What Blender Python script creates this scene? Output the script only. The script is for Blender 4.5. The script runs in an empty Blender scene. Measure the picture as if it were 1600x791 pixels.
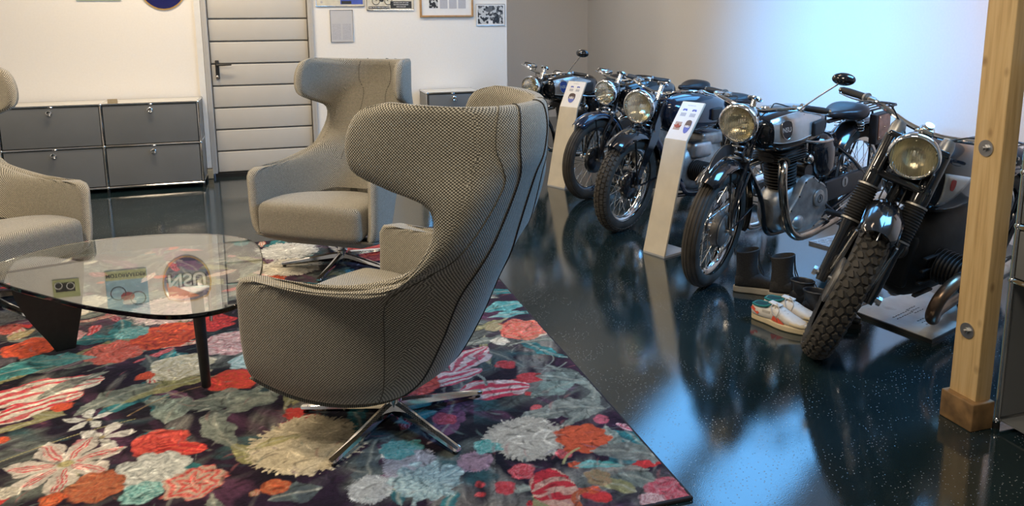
import bpy, math, random
import numpy as np
from mathutils import Vector, Matrix
random.seed(7)
SC = bpy.context.scene
COL = SC.collection
R_ = math.radians

# ---------------------------------------------------------------- camera
def camera():
    f, cy0 = 1217.845, 245.25
    yaw, pitch, roll, H = 0.29699, 0.17840, -0.00653, 1.44156
    cam = bpy.data.cameras.new('camera')
    o = bpy.data.objects.new('camera', cam)
    COL.objects.link(o)
    fwd = Vector((math.sin(yaw)*math.cos(pitch), math.cos(yaw)*math.cos(pitch), -math.sin(pitch)))
    right = Vector((math.cos(yaw), -math.sin(yaw), 0))
    up = right.cross(fwd)
    r2 = right*math.cos(roll) + up*math.sin(roll)
    u2 = -right*math.sin(roll) + up*math.cos(roll)
    m = Matrix((r2, u2, -fwd)).transposed().to_4x4()
    m.translation = Vector((0, 0, H))
    o.matrix_world = m
    cam.sensor_fit = 'HORIZONTAL'
    cam.sensor_width = 36
    cam.lens = f/1600*36
    cam.shift_x = 0
    cam.shift_y = -(791/2 - cy0)/1600
    cam.clip_start = 0.05
    SC.camera = o
camera()

# ---------------------------------------------------------------- world, lights, exposure
w = bpy.data.worlds.new('world'); SC.world = w
w.use_nodes = True
w.node_tree.nodes['Background'].inputs[0].default_value = (0.35, 0.55, 1.0, 1)
w.node_tree.nodes['Background'].inputs[1].default_value = 0.6
SC.view_settings.view_transform = 'Standard'
SC.view_settings.look = 'None'
SC.view_settings.gamma = 1
SC.view_settings.exposure = 0.0

def area(name, loc, aim, sx, sy, power, color, spread=180):
    l = bpy.data.lights.new(name, 'AREA')
    l.shape = 'RECTANGLE'; l.size = sx; l.size_y = sy
    l.energy = power; l.color = color; l.spread = R_(spread)
    o = bpy.data.objects.new(name, l); COL.objects.link(o)
    o.location = loc
    d = (Vector(aim)-Vector(loc))
    o.rotation_euler = d.to_track_quat('-Z', 'Y').to_euler()
    return o
KX = 4.4            # knee wall
KZ = 1.66           # its height, the roof slope starts there at 45 degrees
SLOPE = Vector((-1, 0, -1)).normalized()
# two roof windows in the slope (centres y, x), daylight
ROOFWIN = [(5.12, 3.72, 0.85, 1.15), (6.2, 3.55, 0.85, 1.15), (2.6, 3.65, 0.85, 1.15)]
def roof_light(y, x, sy, ln, power):
    c = Vector((x, y, KZ + (KX-x))) - SLOPE*0.05
    l = bpy.data.lights.new('roof_and_added_daylight', 'AREA')
    l.shape = 'RECTANGLE'; l.size = ln; l.size_y = sy; l.energy = power; l.color = (0.14, 0.49, 1.0)
    o = bpy.data.objects.new('roof_and_added_daylight', l); COL.objects.link(o)
    m = Matrix((Vector((-1, 0, 1)).normalized(), Vector((0, 1, 0)), Vector((-1, 0, 1)).normalized().cross(Vector((0, 1, 0))))).transposed()
    # local x along the slope, local y along Y, local z = outward (light shines along -z)
    if (m.col[2]).dot(SLOPE) > 0:
        m = Matrix((-m.col[0], m.col[1], -m.col[2])).transposed()
    m = m.to_4x4(); m.translation = c
    o.matrix_world = m
roof_light(*ROOFWIN[0], 17)
roof_light(*ROOFWIN[1], 15)
roof_light(*ROOFWIN[2], 95)
# added blue beam across the room onto the right wall, no window behind it
area('roof_and_added_daylight', (-2.2, 3.6, 3.3), (4.4, 5.3, 1.45), .7, .9, 44, (.07, .42, 1.0), 30)
WARM = (1.0, 0.80, 0.56)
area('wall_lamp_light', (3.1, 2.6, 2.6), (4.4, 3.7, 1.5), .3, .3, 8, (1.0, .50, .28), 110)
area('ceiling_and_fill_light', (-0.9, 6.3, 3.3), (-0.9, 6.6, 0), 1.2, 0.3, 60, WARM)
area('ceiling_and_fill_light', (1.2, 6.0, 3.3), (1.2, 6.4, 0), 1.2, 0.3, 36, (1.0, .87, .70))
area('ceiling_and_fill_light', (-1.6, 3.3, 3.3), (-1.3, 3.6, 0), 1.2, 0.3, 95, WARM)
area('ceiling_and_fill_light', (0.3, 0.9, 3.3), (0.3, 1.2, 0), 1.2, 0.3, 62, (1.0, .86, .68))
area('ceiling_and_fill_light', (2.6, 8.4, 3.1), (3.1, 8.8, 0), .8, .8, 15, (1.0, .90, .82))  # added fill with no fixture, brightens the dark recess walls
area('ceiling_and_fill_light', (2.0, 3.6, 3.3), (2.0, 3.6, 0), 0.9, 0.3, 12, (1.0, .72, .5))

# ---------------------------------------------------------------- materials
def new_mat(name):
    m = bpy.data.materials.new(name); m.use_nodes = True
    return m, m.node_tree.nodes, m.node_tree.links, m.node_tree.nodes['Principled BSDF']
def setp(b, **k):
    names = {'col': 'Base Color', 'rough': 'Roughness', 'metal': 'Metallic', 'ior': 'IOR', 'trans': 'Transmission Weight',
             'coat': 'Coat Weight', 'coatr': 'Coat Roughness', 'sheen': 'Sheen Weight', 'spec': 'Specular IOR Level', 'emit': 'Emission Color', 'emits': 'Emission Strength'}
    for a, v in k.items():
        b.inputs[names[a]].default_value = (*v, 1) if isinstance(v, tuple) and len(v) == 3 else v
def noise(nd, ln, scale, detail=3, coord='Object', rough=.5, sc=None):
    tc = nd.new('ShaderNodeTexCoord'); n = nd.new('ShaderNodeTexNoise')
    n.inputs['Scale'].default_value = scale; n.inputs['Detail'].default_value = detail; n.inputs['Roughness'].default_value = rough
    if sc:
        mp = nd.new('ShaderNodeMapping'); mp.inputs['Scale'].default_value = sc
        ln.new(tc.outputs[coord], mp.inputs[0]); ln.new(mp.outputs[0], n.inputs['Vector'])
    else: ln.new(tc.outputs[coord], n.inputs['Vector'])
    return n
def ramp(nd, ln, src, stops):
    r = nd.new('ShaderNodeValToRGB'); e = r.color_ramp.elements
    while len(e) < len(stops): e.new(.5)
    for i, (p, c) in enumerate(stops):
        e[i].position = p; e[i].color = (*c, 1)
    ln.new(src, r.inputs[0]); return r
def bump(nd, ln, src, b, strength=.2, dist=.002):
    n = nd.new('ShaderNodeBump'); n.inputs['Strength'].default_value = strength; n.inputs['Distance'].default_value = dist
    ln.new(src, n.inputs['Height']); ln.new(n.outputs[0], b.inputs['Normal']); return n
def simple(name, col, rough=.5, metal=0., vary=.12, scale=20, bs=0., **k):
    m, nd, ln, b = new_mat(name)
    setp(b, col=col, rough=rough, metal=metal, **k)
    n = noise(nd, ln, scale)
    if vary:
        c1 = tuple(c*(1-vary) for c in col); c2 = tuple(min(1, c*(1+vary)) for c in col)
        r = ramp(nd, ln, n.outputs['Fac'], [(.3, c1), (.7, c2)]); ln.new(r.outputs[0], b.inputs['Base Color'])
    if bs: bump(nd, ln, n.outputs['Fac'], b, bs)
    return m
M = {}
M['wall'] = simple('painted_plaster', (.80, .775, .73), .9, vary=.015, scale=60, bs=.06)
M['ceiling'] = simple('ceiling_paint', (.72, .69, .64), .9, vary=.02)
M['chrome'] = simple('chrome', (.78, .78, .78), .08, 1, vary=.05, scale=30)
M['chrome_dull'] = simple('aged_chrome', (.50, .48, .45), .22, 1, vary=.25, scale=25)
M['steel'] = simple('brushed_steel', (.45, .45, .45), .35, 1, vary=.15)
M['alu'] = simple('cast_aluminium', (.34, .33, .31), .42, .85, vary=.3, scale=18, bs=.15)
M['alu_dark'] = simple('oily_cast_aluminium', (.13, .125, .12), .45, .8, vary=.4, scale=14, bs=.2)
M['black'] = simple('black_enamel', (.008, .009, .011), .13, 0, vary=.2, scale=8, coat=.6, coatr=.06)
M['black_satin'] = simple('satin_black_paint', (.012, .012, .013), .38, 0, vary=.3, scale=12)
M['iron'] = simple('cast_iron', (.03, .028, .026), .55, .4, vary=.4, scale=30, bs=.3)
M['rubber'] = simple('black_rubber', (.014, .014, .014), .6, 0, vary=.3, scale=40, bs=.1)
M['tyre'] = simple('dusty_tyre_rubber', (.045, .040, .033), .75, 0, vary=.35, scale=14, bs=.2)
M['tread'] = simple('worn_tread_rubber', (.052, .047, .039), .8, 0, vary=.3, scale=20, bs=.2)
M['leather'] = simple('black_saddle_leather', (.012, .013, .016), .32, 0, vary=.3, scale=50, bs=.3)
M['brown_leather'] = simple('brown_leather', (.26, .12, .075), .5, 0, vary=.3, scale=30, bs=.3)
M['engine_dark'] = simple('sooty_black_casting', (.010, .010, .010), .62, .2, vary=.5, scale=16, bs=.4)
M['exhaust_chrome'] = simple('browned_chrome_pipe', (.42, .38, .33), .14, 1, vary=.35, scale=9)
M['exhaust_brown'] = simple('heat_browned_exhaust', (.20, .135, .09), .33, .9, vary=.35, scale=10)
M['bluewash'] = simple('dark_enamel_with_sky_blue', (.007, .014, .032), .12, 0, vary=.2, coat=.6, coatr=.06)  # dark enamel, blue sky reflection mixed into its colour
M['tank_panel'] = simple('silver_tank_panel', (.52, .50, .47), .22, .6, vary=.08)
M['white_line'] = simple('white_pinstripe', (.6, .6, .58), .3, vary=.05)
M['blue_line'] = simple('pale_blue_pinstripe', (.16, .34, .60), .3, vary=.05)
M['shield_blue'] = simple('emblem_blue', (.02, .05, .22), .25, vary=.05)
M['shield_black'] = simple('emblem_black', (.012, .012, .016), .25, vary=.05)
M['emblem_red'] = simple('emblem_red', (.30, .03, .025), .3, vary=.05)
M['paint_white'] = simple('white_paint', (.72, .72, .70), .4, vary=.03)
M['usm_grey'] = simple('grey_powder_coat', (.15, .158, .162), .38, .0, vary=.05, scale=4)
M['usm_dark'] = simple('dark_cabinet_inside', (.018, .02, .02), .5, vary=.05)
M['black_wood'] = simple('black_lacquered_wood', (.010, .010, .010), .45, vary=.3, scale=40)
M['plastic_black'] = simple('black_plastic', (.015, .015, .015), .4, vary=.1)
M['door'] = simple('ivory_steel_door_panel', (.52, .50, .46), .45, vary=.02, scale=6)
M['door_frame'] = simple('ivory_steel_frame', (.44, .43, .41), .5, vary=.03)
M['reflector'] = simple('lamp_reflector', (.80, .74, .58), .2, .95, vary=.1, scale=9)
M['canvas'] = simple('boot_canvas', (.022, .021, .020), .85, vary=.3, scale=120, bs=.3)
M['boot_sole'] = simple('beige_boot_sole', (.38, .34, .27), .7, vary=.1)
M['shoe_white'] = simple('white_shoe_leather', (.66, .63, .57), .55, vary=.08, scale=30, bs=.1)
M['shoe_sole'] = simple('cream_rubber_sole', (.60, .50, .32), .6, vary=.06)
M['shoe_teal'] = simple('teal_shoe_lining', (.01, .16, .15), .8, vary=.1)
M['shoe_orange'] = simple('orange_red_stripe', (.72, .10, .05), .5, vary=.1)
M['lace'] = simple('grey_lace', (.50, .47, .42), .8, vary=.1)
M['pylon'] = simple('cream_lacquered_sheet', (.58, .53, .43), .42, vary=.10, scale=7)
M['base_sheet'] = simple('pale_steel_sheet', (.55, .57, .60), .3, .3, vary=.05)
M['paper'] = simple('paper', (.76, .75, .73), .7, vary=.02)
M['paper_grey'] = simple('grey_print', (.42, .42, .43), .7, vary=.25, scale=90)
M['paper_blue'] = simple('blue_print', (.06, .10, .42), .6, vary=.1)
M['paper_black'] = simple('black_print', (.03, .03, .03), .6, vary=.2)
M['paper_cream'] = simple('cream_print', (.62, .58, .47), .6, vary=.1)
M['paper_green'] = simple('yellow_green_print', (.46, .50, .26), .6, vary=.1)
M['paper_cyan'] = simple('pale_blue_print', (.30, .50, .62), .6, vary=.1)
M['oak'] = simple('oak_frame', (.42, .24, .10), .45, vary=.15, scale=30)
M['sign_navy'] = simple('enamel_navy', (.012, .014, .11), .16, vary=.05, coat=.5)
M['sign_orange'] = simple('enamel_orange', (.62, .14, .04), .2, vary=.05)
M['sign_gold'] = simple('enamel_gold_rim', (.55, .33, .10), .3, vary=.1)
M['card'] = simple('beige_card', (.42, .33, .20), .7, vary=.05)
M['rug_edge'] = simple('dark_rug_binding', (.015, .012, .016), .9, vary=.2, scale=100)

def mat_lens():
    m, nd, ln, b = new_mat('fluted_lamp_glass')
    setp(b, col=(.93, .90, .76), rough=.06, trans=1., ior=1.22)
    tc = nd.new('ShaderNodeTexCoord'); wv = nd.new('ShaderNodeTexWave'); wv.wave_type = 'BANDS'; wv.bands_direction = 'Y'
    wv.inputs['Scale'].default_value = 36; wv.inputs['Distortion'].default_value = .6
    ln.new(tc.outputs['Object'], wv.inputs['Vector'])
    bump(nd, ln, wv.outputs['Fac'], b, .5, .004)
    return m
M['lens'] = mat_lens()
def mat_glass():
    m, nd, ln, b = new_mat('clear_table_glass')
    setp(b, col=(.90, .97, .95), rough=.0, trans=1., ior=1.6)
    n = noise(nd, ln, 4); r = ramp(nd, ln, n.outputs['Fac'], [(.3, (.90, .965, .945)), (.7, (.91, .975, .955))]); ln.new(r.outputs[0], b.inputs['Base Color'])
    return m
M['glass'] = mat_glass()
def mat_picture_glass():
    return simple('picture_glazing', (.72, .73, .74), .05, vary=.02, coat=1.0)
M['picture_glass'] = mat_picture_glass()
def mat_floor():
    m, nd, ln, b = new_mat('dark_polished_floor')
    setp(b, rough=.1, ior=1.95)
    n = noise(nd, ln, 1.6, 5); r = ramp(nd, ln, n.outputs['Fac'], [(.3, (.006, .013, .015)), (.6, (.010, .022, .026)), (.8, (.016, .030, .034))])
    ln.new(r.outputs[0], b.inputs['Base Color'])
    n2 = noise(nd, ln, 5, 6, rough=.65); rr = ramp(nd, ln, n2.outputs['Fac'], [(.35, (.03,)*3), (.75, (.11,)*3)]); ln.new(rr.outputs[0], b.inputs['Roughness'])
    # fine orange peel and scattered grit
    nf = noise(nd, ln, 260, 2); ns = noise(nd, ln, 5.0, 3)
    vo = nd.new('ShaderNodeTexVoronoi'); vo.voronoi_dimensions = '2D'; vo.inputs['Scale'].default_value = 60; tc = nd.new('ShaderNodeTexCoord'); ln.new(tc.outputs['Object'], vo.inputs['Vector'])
    sp = ramp(nd, ln, vo.outputs['Distance'], [(.05, (1, 1, 1)), (.12, (0, 0, 0))])
    a = nd.new('ShaderNodeMath'); a.operation = 'MULTIPLY_ADD'; a.inputs[1].default_value = .10
    ln.new(nf.outputs['Fac'], a.inputs[0])
    pk = ramp(nd, ln, vo.outputs['Color'], [(.50, (0, 0, 0)), (.56, (1, 1, 1))]); s0 = nd.new('ShaderNodeMath'); s0.operation = 'MULTIPLY'; ln.new(sp.outputs[0], s0.inputs[0]); ln.new(pk.outputs[0], s0.inputs[1])
    s2 = nd.new('ShaderNodeMath'); s2.operation = 'MULTIPLY'; ln.new(s0.outputs[0], s2.inputs[0])
    mk = ramp(nd, ln, ns.outputs['Fac'], [(.46, (0, 0, 0)), (.54, (1, 1, 1))]); ln.new(mk.outputs[0], s2.inputs[1])
    ln.new(s2.outputs[0], a.inputs[2])
    dm = nd.new('ShaderNodeMix'); dm.data_type = 'RGBA'; ln.new(s2.outputs[0], dm.inputs[0]); ln.new(r.outputs[0], dm.inputs[6]); dm.inputs[7].default_value = (.34, .35, .35, 1); ln.new(dm.outputs[2], b.inputs['Base Color'])
    bump(nd, ln, a.outputs[0], b, .45, .0026)
    return m
M['floor'] = mat_floor()
def mat_wood():
    m, nd, ln, b = new_mat('knotty_pine')
    setp(b, rough=.55)
    n = noise(nd, ln, 5, 6, sc=(14, 14, .8)); r = ramp(nd, ln, n.outputs['Fac'], [(.25, (.46, .30, .125)), (.5, (.62, .43, .20)), (.8, (.70, .52, .27))])
    vo = nd.new('ShaderNodeTexVoronoi'); vo.inputs['Scale'].default_value = 1; tc = nd.new('ShaderNodeTexCoord'); mp = nd.new('ShaderNodeMapping')
    mp.inputs['Scale'].default_value = (12, 12, 7); ln.new(tc.outputs['Object'], mp.inputs[0]); ln.new(mp.outputs[0], vo.inputs['Vector'])
    k = ramp(nd, ln, vo.outputs['Distance'], [(.04, (.22, .12, .05)), (.16, (1, 1, 1))])
    mx = nd.new('ShaderNodeMix'); mx.data_type = 'RGBA'; mx.blend_type = 'MULTIPLY'; mx.inputs[0].default_value = .55
    ln.new(r.outputs[0], mx.inputs[6]); ln.new(k.outputs[0], mx.inputs[7]); ln.new(mx.outputs[2], b.inputs['Base Color'])
    bump(nd, ln, n.outputs['Fac'], b, .15)
    return m
M['wood'] = mat_wood()
M['wood_block'] = simple('dark_rough_wood_block', (.20, .115, .045), .7, vary=.45, scale=16, bs=.4)
def mat_fabric():
    m, nd, ln, b = new_mat('two_tone_woven_wool')
    setp(b, rough=.95, sheen=.25, spec=.15)
    uv = nd.new('ShaderNodeTexCoord'); mp = nd.new('ShaderNodeMapping')
    mp.inputs['Rotation'].default_value = (0, 0, R_(45)); k = 2*math.pi/.0066
    mp.inputs['Scale'].default_value = (k, k, k)
    ln.new(uv.outputs['UV'], mp.inputs[0]); sx = nd.new('ShaderNodeSeparateXYZ'); ln.new(mp.outputs[0], sx.inputs[0])
    def sn(o):
        s = nd.new('ShaderNodeMath'); s.operation = 'SINE'; ln.new(o, s.inputs[0]); return s.outputs[0]
    mu = nd.new('ShaderNodeMath'); mu.operation = 'ADD'; ln.new(sn(sx.outputs['X']), mu.inputs[0]); ln.new(sn(sx.outputs['Y']), mu.inputs[1])
    ad = nd.new('ShaderNodeMath'); ad.operation = 'MULTIPLY_ADD'; ad.inputs[1].default_value = .25; ad.inputs[2].default_value = .5
    ln.new(mu.outputs[0], ad.inputs[0])
    n = noise(nd, ln, 130, 2); n2 = nd.new('ShaderNodeMath'); n2.operation = 'MULTIPLY_ADD'; n2.inputs[1].default_value = .30; n2.inputs[2].default_value = -.15
    ln.new(n.outputs['Fac'], n2.inputs[0]); a3 = nd.new('ShaderNodeMath'); a3.operation = 'ADD'; ln.new(ad.outputs[0], a3.inputs[0]); ln.new(n2.outputs[0], a3.inputs[1])
    r = ramp(nd, ln, a3.outputs[0], [(.30, (.062, .057, .046)), (.52, (.20, .185, .145)), (.72, (.56, .52, .42))])
    ln.new(r.outputs[0], b.inputs['Base Color'])
    bump(nd, ln, a3.outputs[0], b, .5, .0016)
    return m
M['fabric'] = mat_fabric()
M['seam_dark'] = simple('dark_zip_piping', (.03, .028, .025), .7, vary=.4, scale=300)
M['seam'] = simple('wool_seam', (.11, .10, .08), .9, vary=.3, scale=300)
def mat_rug():
    m, nd, ln, b = new_mat('printed_floral_pile')
    setp(b, rough=.95, sheen=.08, spec=.08)
    at = nd.new('ShaderNodeVertexColor'); at.layer_name = 'print'
    n = noise(nd, ln, 90, 4, rough=.7); r = ramp(nd, ln, n.outputs['Fac'], [(.3, (.62, .62, .62)), (.7, (1.25, 1.25, 1.25))])
    mx = nd.new('ShaderNodeMix'); mx.data_type = 'RGBA'; mx.blend_type = 'MULTIPLY'; mx.inputs[0].default_value = .75
    ln.new(at.outputs[0], mx.inputs[6]); ln.new(r.outputs[0], mx.inputs[7]); ln.new(mx.outputs[2], b.inputs['Base Color'])
    bump(nd, ln, n.outputs['Fac'], b, .5, .003)
    return m
M['rug'] = mat_rug()
def mat_diamond():
    m, nd, ln, b = new_mat('chequer_plate_metal')
    setp(b, col=(.45, .46, .48), rough=.3, metal=.9)
    tc = nd.new('ShaderNodeTexCoord'); vo = nd.new('ShaderNodeTexVoronoi'); vo.inputs['Scale'].default_value = 45; ln.new(tc.outputs['Object'], vo.inputs['Vector'])
    bump(nd, ln, vo.outputs['Distance'], b, 1, .01)
    return m
M['diamond'] = mat_diamond()
def mat_board():
    m, nd, ln, b = new_mat('stained_printed_board')
    setp(b, rough=.32)
    n = noise(nd, ln, 7, 5); r = ramp(nd, ln, n.outputs['Fac'], [(.35, (.42, .41, .38)), (.6, (.56, .55, .51)), (.7, (.32, .30, .27))]); ln.new(r.outputs[0], b.inputs['Base Color'])
    return m
M['board'] = mat_board()

# ---------------------------------------------------------------- mesh helpers
def catmull(pts, n=6, closed=False):
    P = [Vector(p) for p in pts]; out = []
    N = len(P); rng = range(N if closed else N-1)
    for i in rng:
        if closed: a, b, c, d = P[(i-1) % N], P[i], P[(i+1) % N], P[(i+2) % N]
        else: a, b, c, d = P[max(i-1, 0)], P[i], P[i+1], P[min(i+2, N-1)]
        for k in range(n):
            t = k/n
            out.append(.5*((2*b)+(c-a)*t+(2*a-5*b+4*c-d)*t*t+(3*b-a-3*c+d)*t**3))
    if not closed: out.append(P[-1])
    return out
class MB:
    def __init__(s, xf=None):
        s.v = []; s.f = []; s.uv = None; s.xf = xf or Matrix.Identity(4)
    def add(s, vs, fs, m=None):
        k = len(s.v); M2 = s.xf @ m if m is not None else s.xf
        s.v += [M2 @ Vector(v) for v in vs]; s.f += [tuple(i+k for i in f) for f in fs]
        return s
    def box(s, c, sz, rz=0, m=None, b=0):
        if b: return s.rbox(c, sz, b, rz=rz, m=m)
        x, y, z = (q/2 for q in sz)
        vs = [(i*x, j*y, k*z) for i in (-1, 1) for j in (-1, 1) for k in (-1, 1)]
        T = Matrix.Translation(c) @ Matrix.Rotation(rz, 4, 'Z')
        if m is not None: T = m @ T
        return s.add(vs, [(0, 1, 3, 2), (4, 6, 7, 5), (0, 4, 5, 1), (2, 3, 7, 6), (0, 2, 6, 4), (1, 5, 7, 3)], T)
    def rbox(s, c, sz, r, rz=0, m=None, n=3, warp=None, sub=0):
        hx, hy, hz = (q/2 for q in sz); r = min(r, hx, hy, hz)
        def ax(h):
            a = [-h+r*(1-math.cos(math.pi/2*k/n)) for k in range(n)] + [-h+r]
            mid = [(-h+r)+(2*h-2*r)*k/(sub+1) for k in range(1, sub+1)]
            return a + mid + [-q for q in reversed(a)]
        A = [ax(hx), ax(hy), ax(hz)]; H = (hx, hy, hz); key = {}; vs = []; fs = []
        def vid(p):
            k = tuple(round(q, 6) for q in p)
            if k not in key:
                cl = [max(-h+r, min(h-r, q)) for q, h in zip(p, H)]
                d = Vector([q-e for q, e in zip(p, cl)])
                q = Vector(cl) + (d.normalized()*r if d.length > 1e-9 else Vector())
                if warp: q = Vector(warp(*q))
                key[k] = len(vs); vs.append(q)
            return key[k]
        for axis in range(3):
            u, w = (axis+1) % 3, (axis+2) % 3
            for sg in (-1, 1):
                for i in range(len(A[u])-1):
                    for j in range(len(A[w])-1):
                        q = []
                        for (a, b_) in ((i, j), (i+1, j), (i+1, j+1), (i, j+1)):
                            p = [0, 0, 0]; p[axis] = sg*H[axis]; p[u] = A[u][a]; p[w] = A[w][b_]
                            q.append(vid(p))
                        if sg < 0: q.reverse()
                        if len(set(q)) == 4: fs.append(q)
        T = Matrix.Translation(c) @ Matrix.Rotation(rz, 4, 'Z')
        if m is not None: T = m @ T
        return s.add(vs, fs, T)
    def tube(s, pts, r, n=8, smooth=0, caps=True, closed=False, flat=None, m=None):
        P = catmull(pts, smooth, closed) if smooth else [Vector(p) for p in pts]
        N = len(P)
        if isinstance(r, (int, float)): rs = [r]*N
        else:
            rs = [r[min(int(i*(len(r)-1)/(N-1)), len(r)-1)] + (r[min(int(i*(len(r)-1)/(N-1))+1, len(r)-1)]-r[min(int(i*(len(r)-1)/(N-1)), len(r)-1)])*((i*(len(r)-1)/(N-1)) % 1) for i in range(N)]
        vs = []; fs = []; nr = None
        for i, p in enumerate(P):
            if closed: t = (P[(i+1) % N]-P[i-1])
            else: t = P[min(i+1, N-1)]-P[max(i-1, 0)]
            t.normalize()
            if nr is None:
                nr = t.orthogonal().normalized() if flat is None else (Vector(flat[0])-t*Vector(flat[0]).dot(t)).normalized()
            else: nr = (nr-t*nr.dot(t)).normalized()
            bn = t.cross(nr)
            for k in range(n):
                a = 2*math.pi*k/n
                ka, kb = (1, 1) if flat is None else (flat[1], flat[2])
                vs.append(p + nr*math.cos(a)*rs[i]*ka + bn*math.sin(a)*rs[i]*kb)
        for i in range(N if closed else N-1):
            for k in range(n):
                a = i*n+k; b = i*n+(k+1) % n; j = (i+1) % N
                fs.append((a, b, j*n+(k+1) % n, j*n+k))
        if caps and not closed:
            fs.append(tuple(range(n-1, -1, -1))); fs.append(tuple((N-1)*n+k for k in range(n)))
        return s.add(vs, fs, m)
    def lathe(s, prof, o, axis, n=24, m=None, ref=None, a0=0, a1=2*math.pi):
        z = Vector(axis).normalized(); x = (Vector(ref)-z*Vector(ref).dot(z)).normalized() if ref else z.orthogonal().normalized(); y = z.cross(x); o = Vector(o)
        full = abs(a1-a0-2*math.pi) < 1e-6; cnt = n if full else n+1
        vs = []; fs = []; K = len(prof)
        for i in range(cnt):
            a = a0+(a1-a0)*i/n; d = x*math.cos(a)+y*math.sin(a)
            for (r, h) in prof: vs.append(o+d*r+z*h)
        for i in range(n):
            j = (i+1) % cnt
            for k in range(K-1):
                q = (i*K+k, j*K+k, j*K+k+1, i*K+k+1)
                if prof[k][0] < 1e-6: q = (i*K+k, j*K+k+1, i*K+k+1)
                elif prof[k+1][0] < 1e-6: q = (i*K+k, j*K+k, i*K+k+1)
                fs.append(q)
        return s.add(vs, fs, m)
    def cyl(s, a, b, r, n=16, r2=None, m=None):
        a = Vector(a); b = Vector(b); h = (b-a).length
        r2 = r if r2 is None else r2
        return s.lathe([(0, 0), (r, 0), (r2, h), (0, h)], a, b-a, n, m)
    def ball(s, c, r, n=12, sc=(1, 1, 1), m=None):
        T = Matrix.Translation(c) @ Matrix.Diagonal((*sc, 1))
        if m is not None: T = m @ T
        K = max(4, n//2)
        return s.lathe([(r*math.sin(math.pi*k/K), -r*math.cos(math.pi*k/K)) for k in range(K+1)], (0, 0, 0), (0, 0, 1), n, T)
    def prism(s, poly, t, m=None):
        # poly in local xy, thickness t along +z
        n = len(poly); vs = [(p[0], p[1], 0) for p in poly]+[(p[0], p[1], t) for p in poly]
        fs = [tuple(range(n-1, -1, -1)), tuple(range(n, 2*n))]+[(i, (i+1) % n, n+(i+1) % n, n+i) for i in range(n)]
        return s.add(vs, fs, m)
    def loft(s, secs, closed=True, caps=True, m=None):
        n = len(secs[0]); vs = [p for q in secs for p in q]; fs = []
        for i in range(len(secs)-1):
            for k in range(n if closed else n-1):
                fs.append((i*n+k, i*n+(k+1) % n, (i+1)*n+(k+1) % n, (i+1)*n+k))
        if caps and closed: fs.append(tuple(range(n-1, -1, -1))); fs.append(tuple((len(secs)-1)*n+k for k in range(n)))
        return s.add(vs, fs, m)
    def build(s, name, mat, parent=None, smooth=True, ang=35, uvs=None):
        me = bpy.data.meshes.new(name)
        me.from_pydata([tuple(v) for v in s.v], [], s.f)
        if uvs is not None:
            L = me.uv_layers.new(name='UVMap'); li = np.zeros(len(me.loops), dtype=np.int32); me.loops.foreach_get('vertex_index', li)
            if isinstance(uvs, str):       # cube projection in metres
                co = np.array([tuple(v) for v in s.v]); nf = np.zeros(len(me.polygons)*3); me.polygons.foreach_get('normal', nf); nf = np.abs(nf.reshape(-1, 3))*np.array([1.0, 1.1, .45])
                lt = np.zeros(len(me.polygons), dtype=np.int32); me.polygons.foreach_get('loop_total', lt); dom = np.repeat(nf.argmax(1), lt); c_ = co[li]
                uvs = np.where((dom == 0)[:, None], c_[:, [1, 2]], np.where((dom == 1)[:, None], c_[:, [0, 2]], c_[:, [0, 1]])).astype(np.float32)
                L.data.foreach_set('uv', uvs.ravel())
            else: L.data.foreach_set('uv', np.array(uvs, dtype=np.float32)[li].ravel())
        me.materials.append(M[mat] if isinstance(mat, str) else mat)
        if smooth:
            me.polygons.foreach_set('use_smooth', [True]*len(me.polygons))
            if ang: me.set_sharp_from_angle(angle=R_(ang))
        me.update()
        o = bpy.data.objects.new(name, me); COL.objects.link(o)
        if parent is not None: o.parent = parent
        return o
def boxuv(vs, fs=None):
    return [(v[0]+v[2]*.0, v[1]+v[2]) for v in vs]
def empty(name, loc=(0, 0, 0), rz=0, mat=None):
    o = bpy.data.objects.new(name, None); COL.objects.link(o); o.empty_display_size = .1
    if mat is not None: o.matrix_world = mat
    else: o.location = loc; o.rotation_euler = (0, 0, rz)
    return o
def tag(o, label, cat, group=None, kind=None):
    o['label'] = label; o['category'] = cat
    if group: o['group'] = group
    if kind: o['kind'] = kind
    return o
def struct(o): o['kind'] = 'structure'; return o
def text_obj(txt, size, mat, M4, parent, name='lettering', ext=.001, sx=1.0, bold=0.0):
    cu = bpy.data.curves.new(name, 'FONT'); cu.body = txt; cu.size = size; cu.extrude = ext; cu.align_x = 'CENTER'; cu.align_y = 'CENTER'; cu.offset = bold
    tmp = bpy.data.objects.new('tmp', cu); COL.objects.link(tmp)
    dg = bpy.context.evaluated_depsgraph_get(); dg.update()
    me = bpy.data.meshes.new_from_object(tmp.evaluated_get(dg))
    bpy.data.objects.remove(tmp)
    me.transform(M4 @ Matrix.Diagonal((sx, 1, 1, 1)))
    me.materials.clear(); me.materials.append(M[mat]); me.name = name
    o = bpy.data.objects.new(name, me); COL.objects.link(o)
    if parent is not None: o.parent = parent
    return o
def frame(o, x, y):
    x = Vector(x).normalized(); y = Vector(y); y = (y-x*y.dot(x)).normalized(); z = x.cross(y)
    m = Matrix((x, y, z)).transposed().to_4x4(); m.translation = Vector(o); return m

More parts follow.
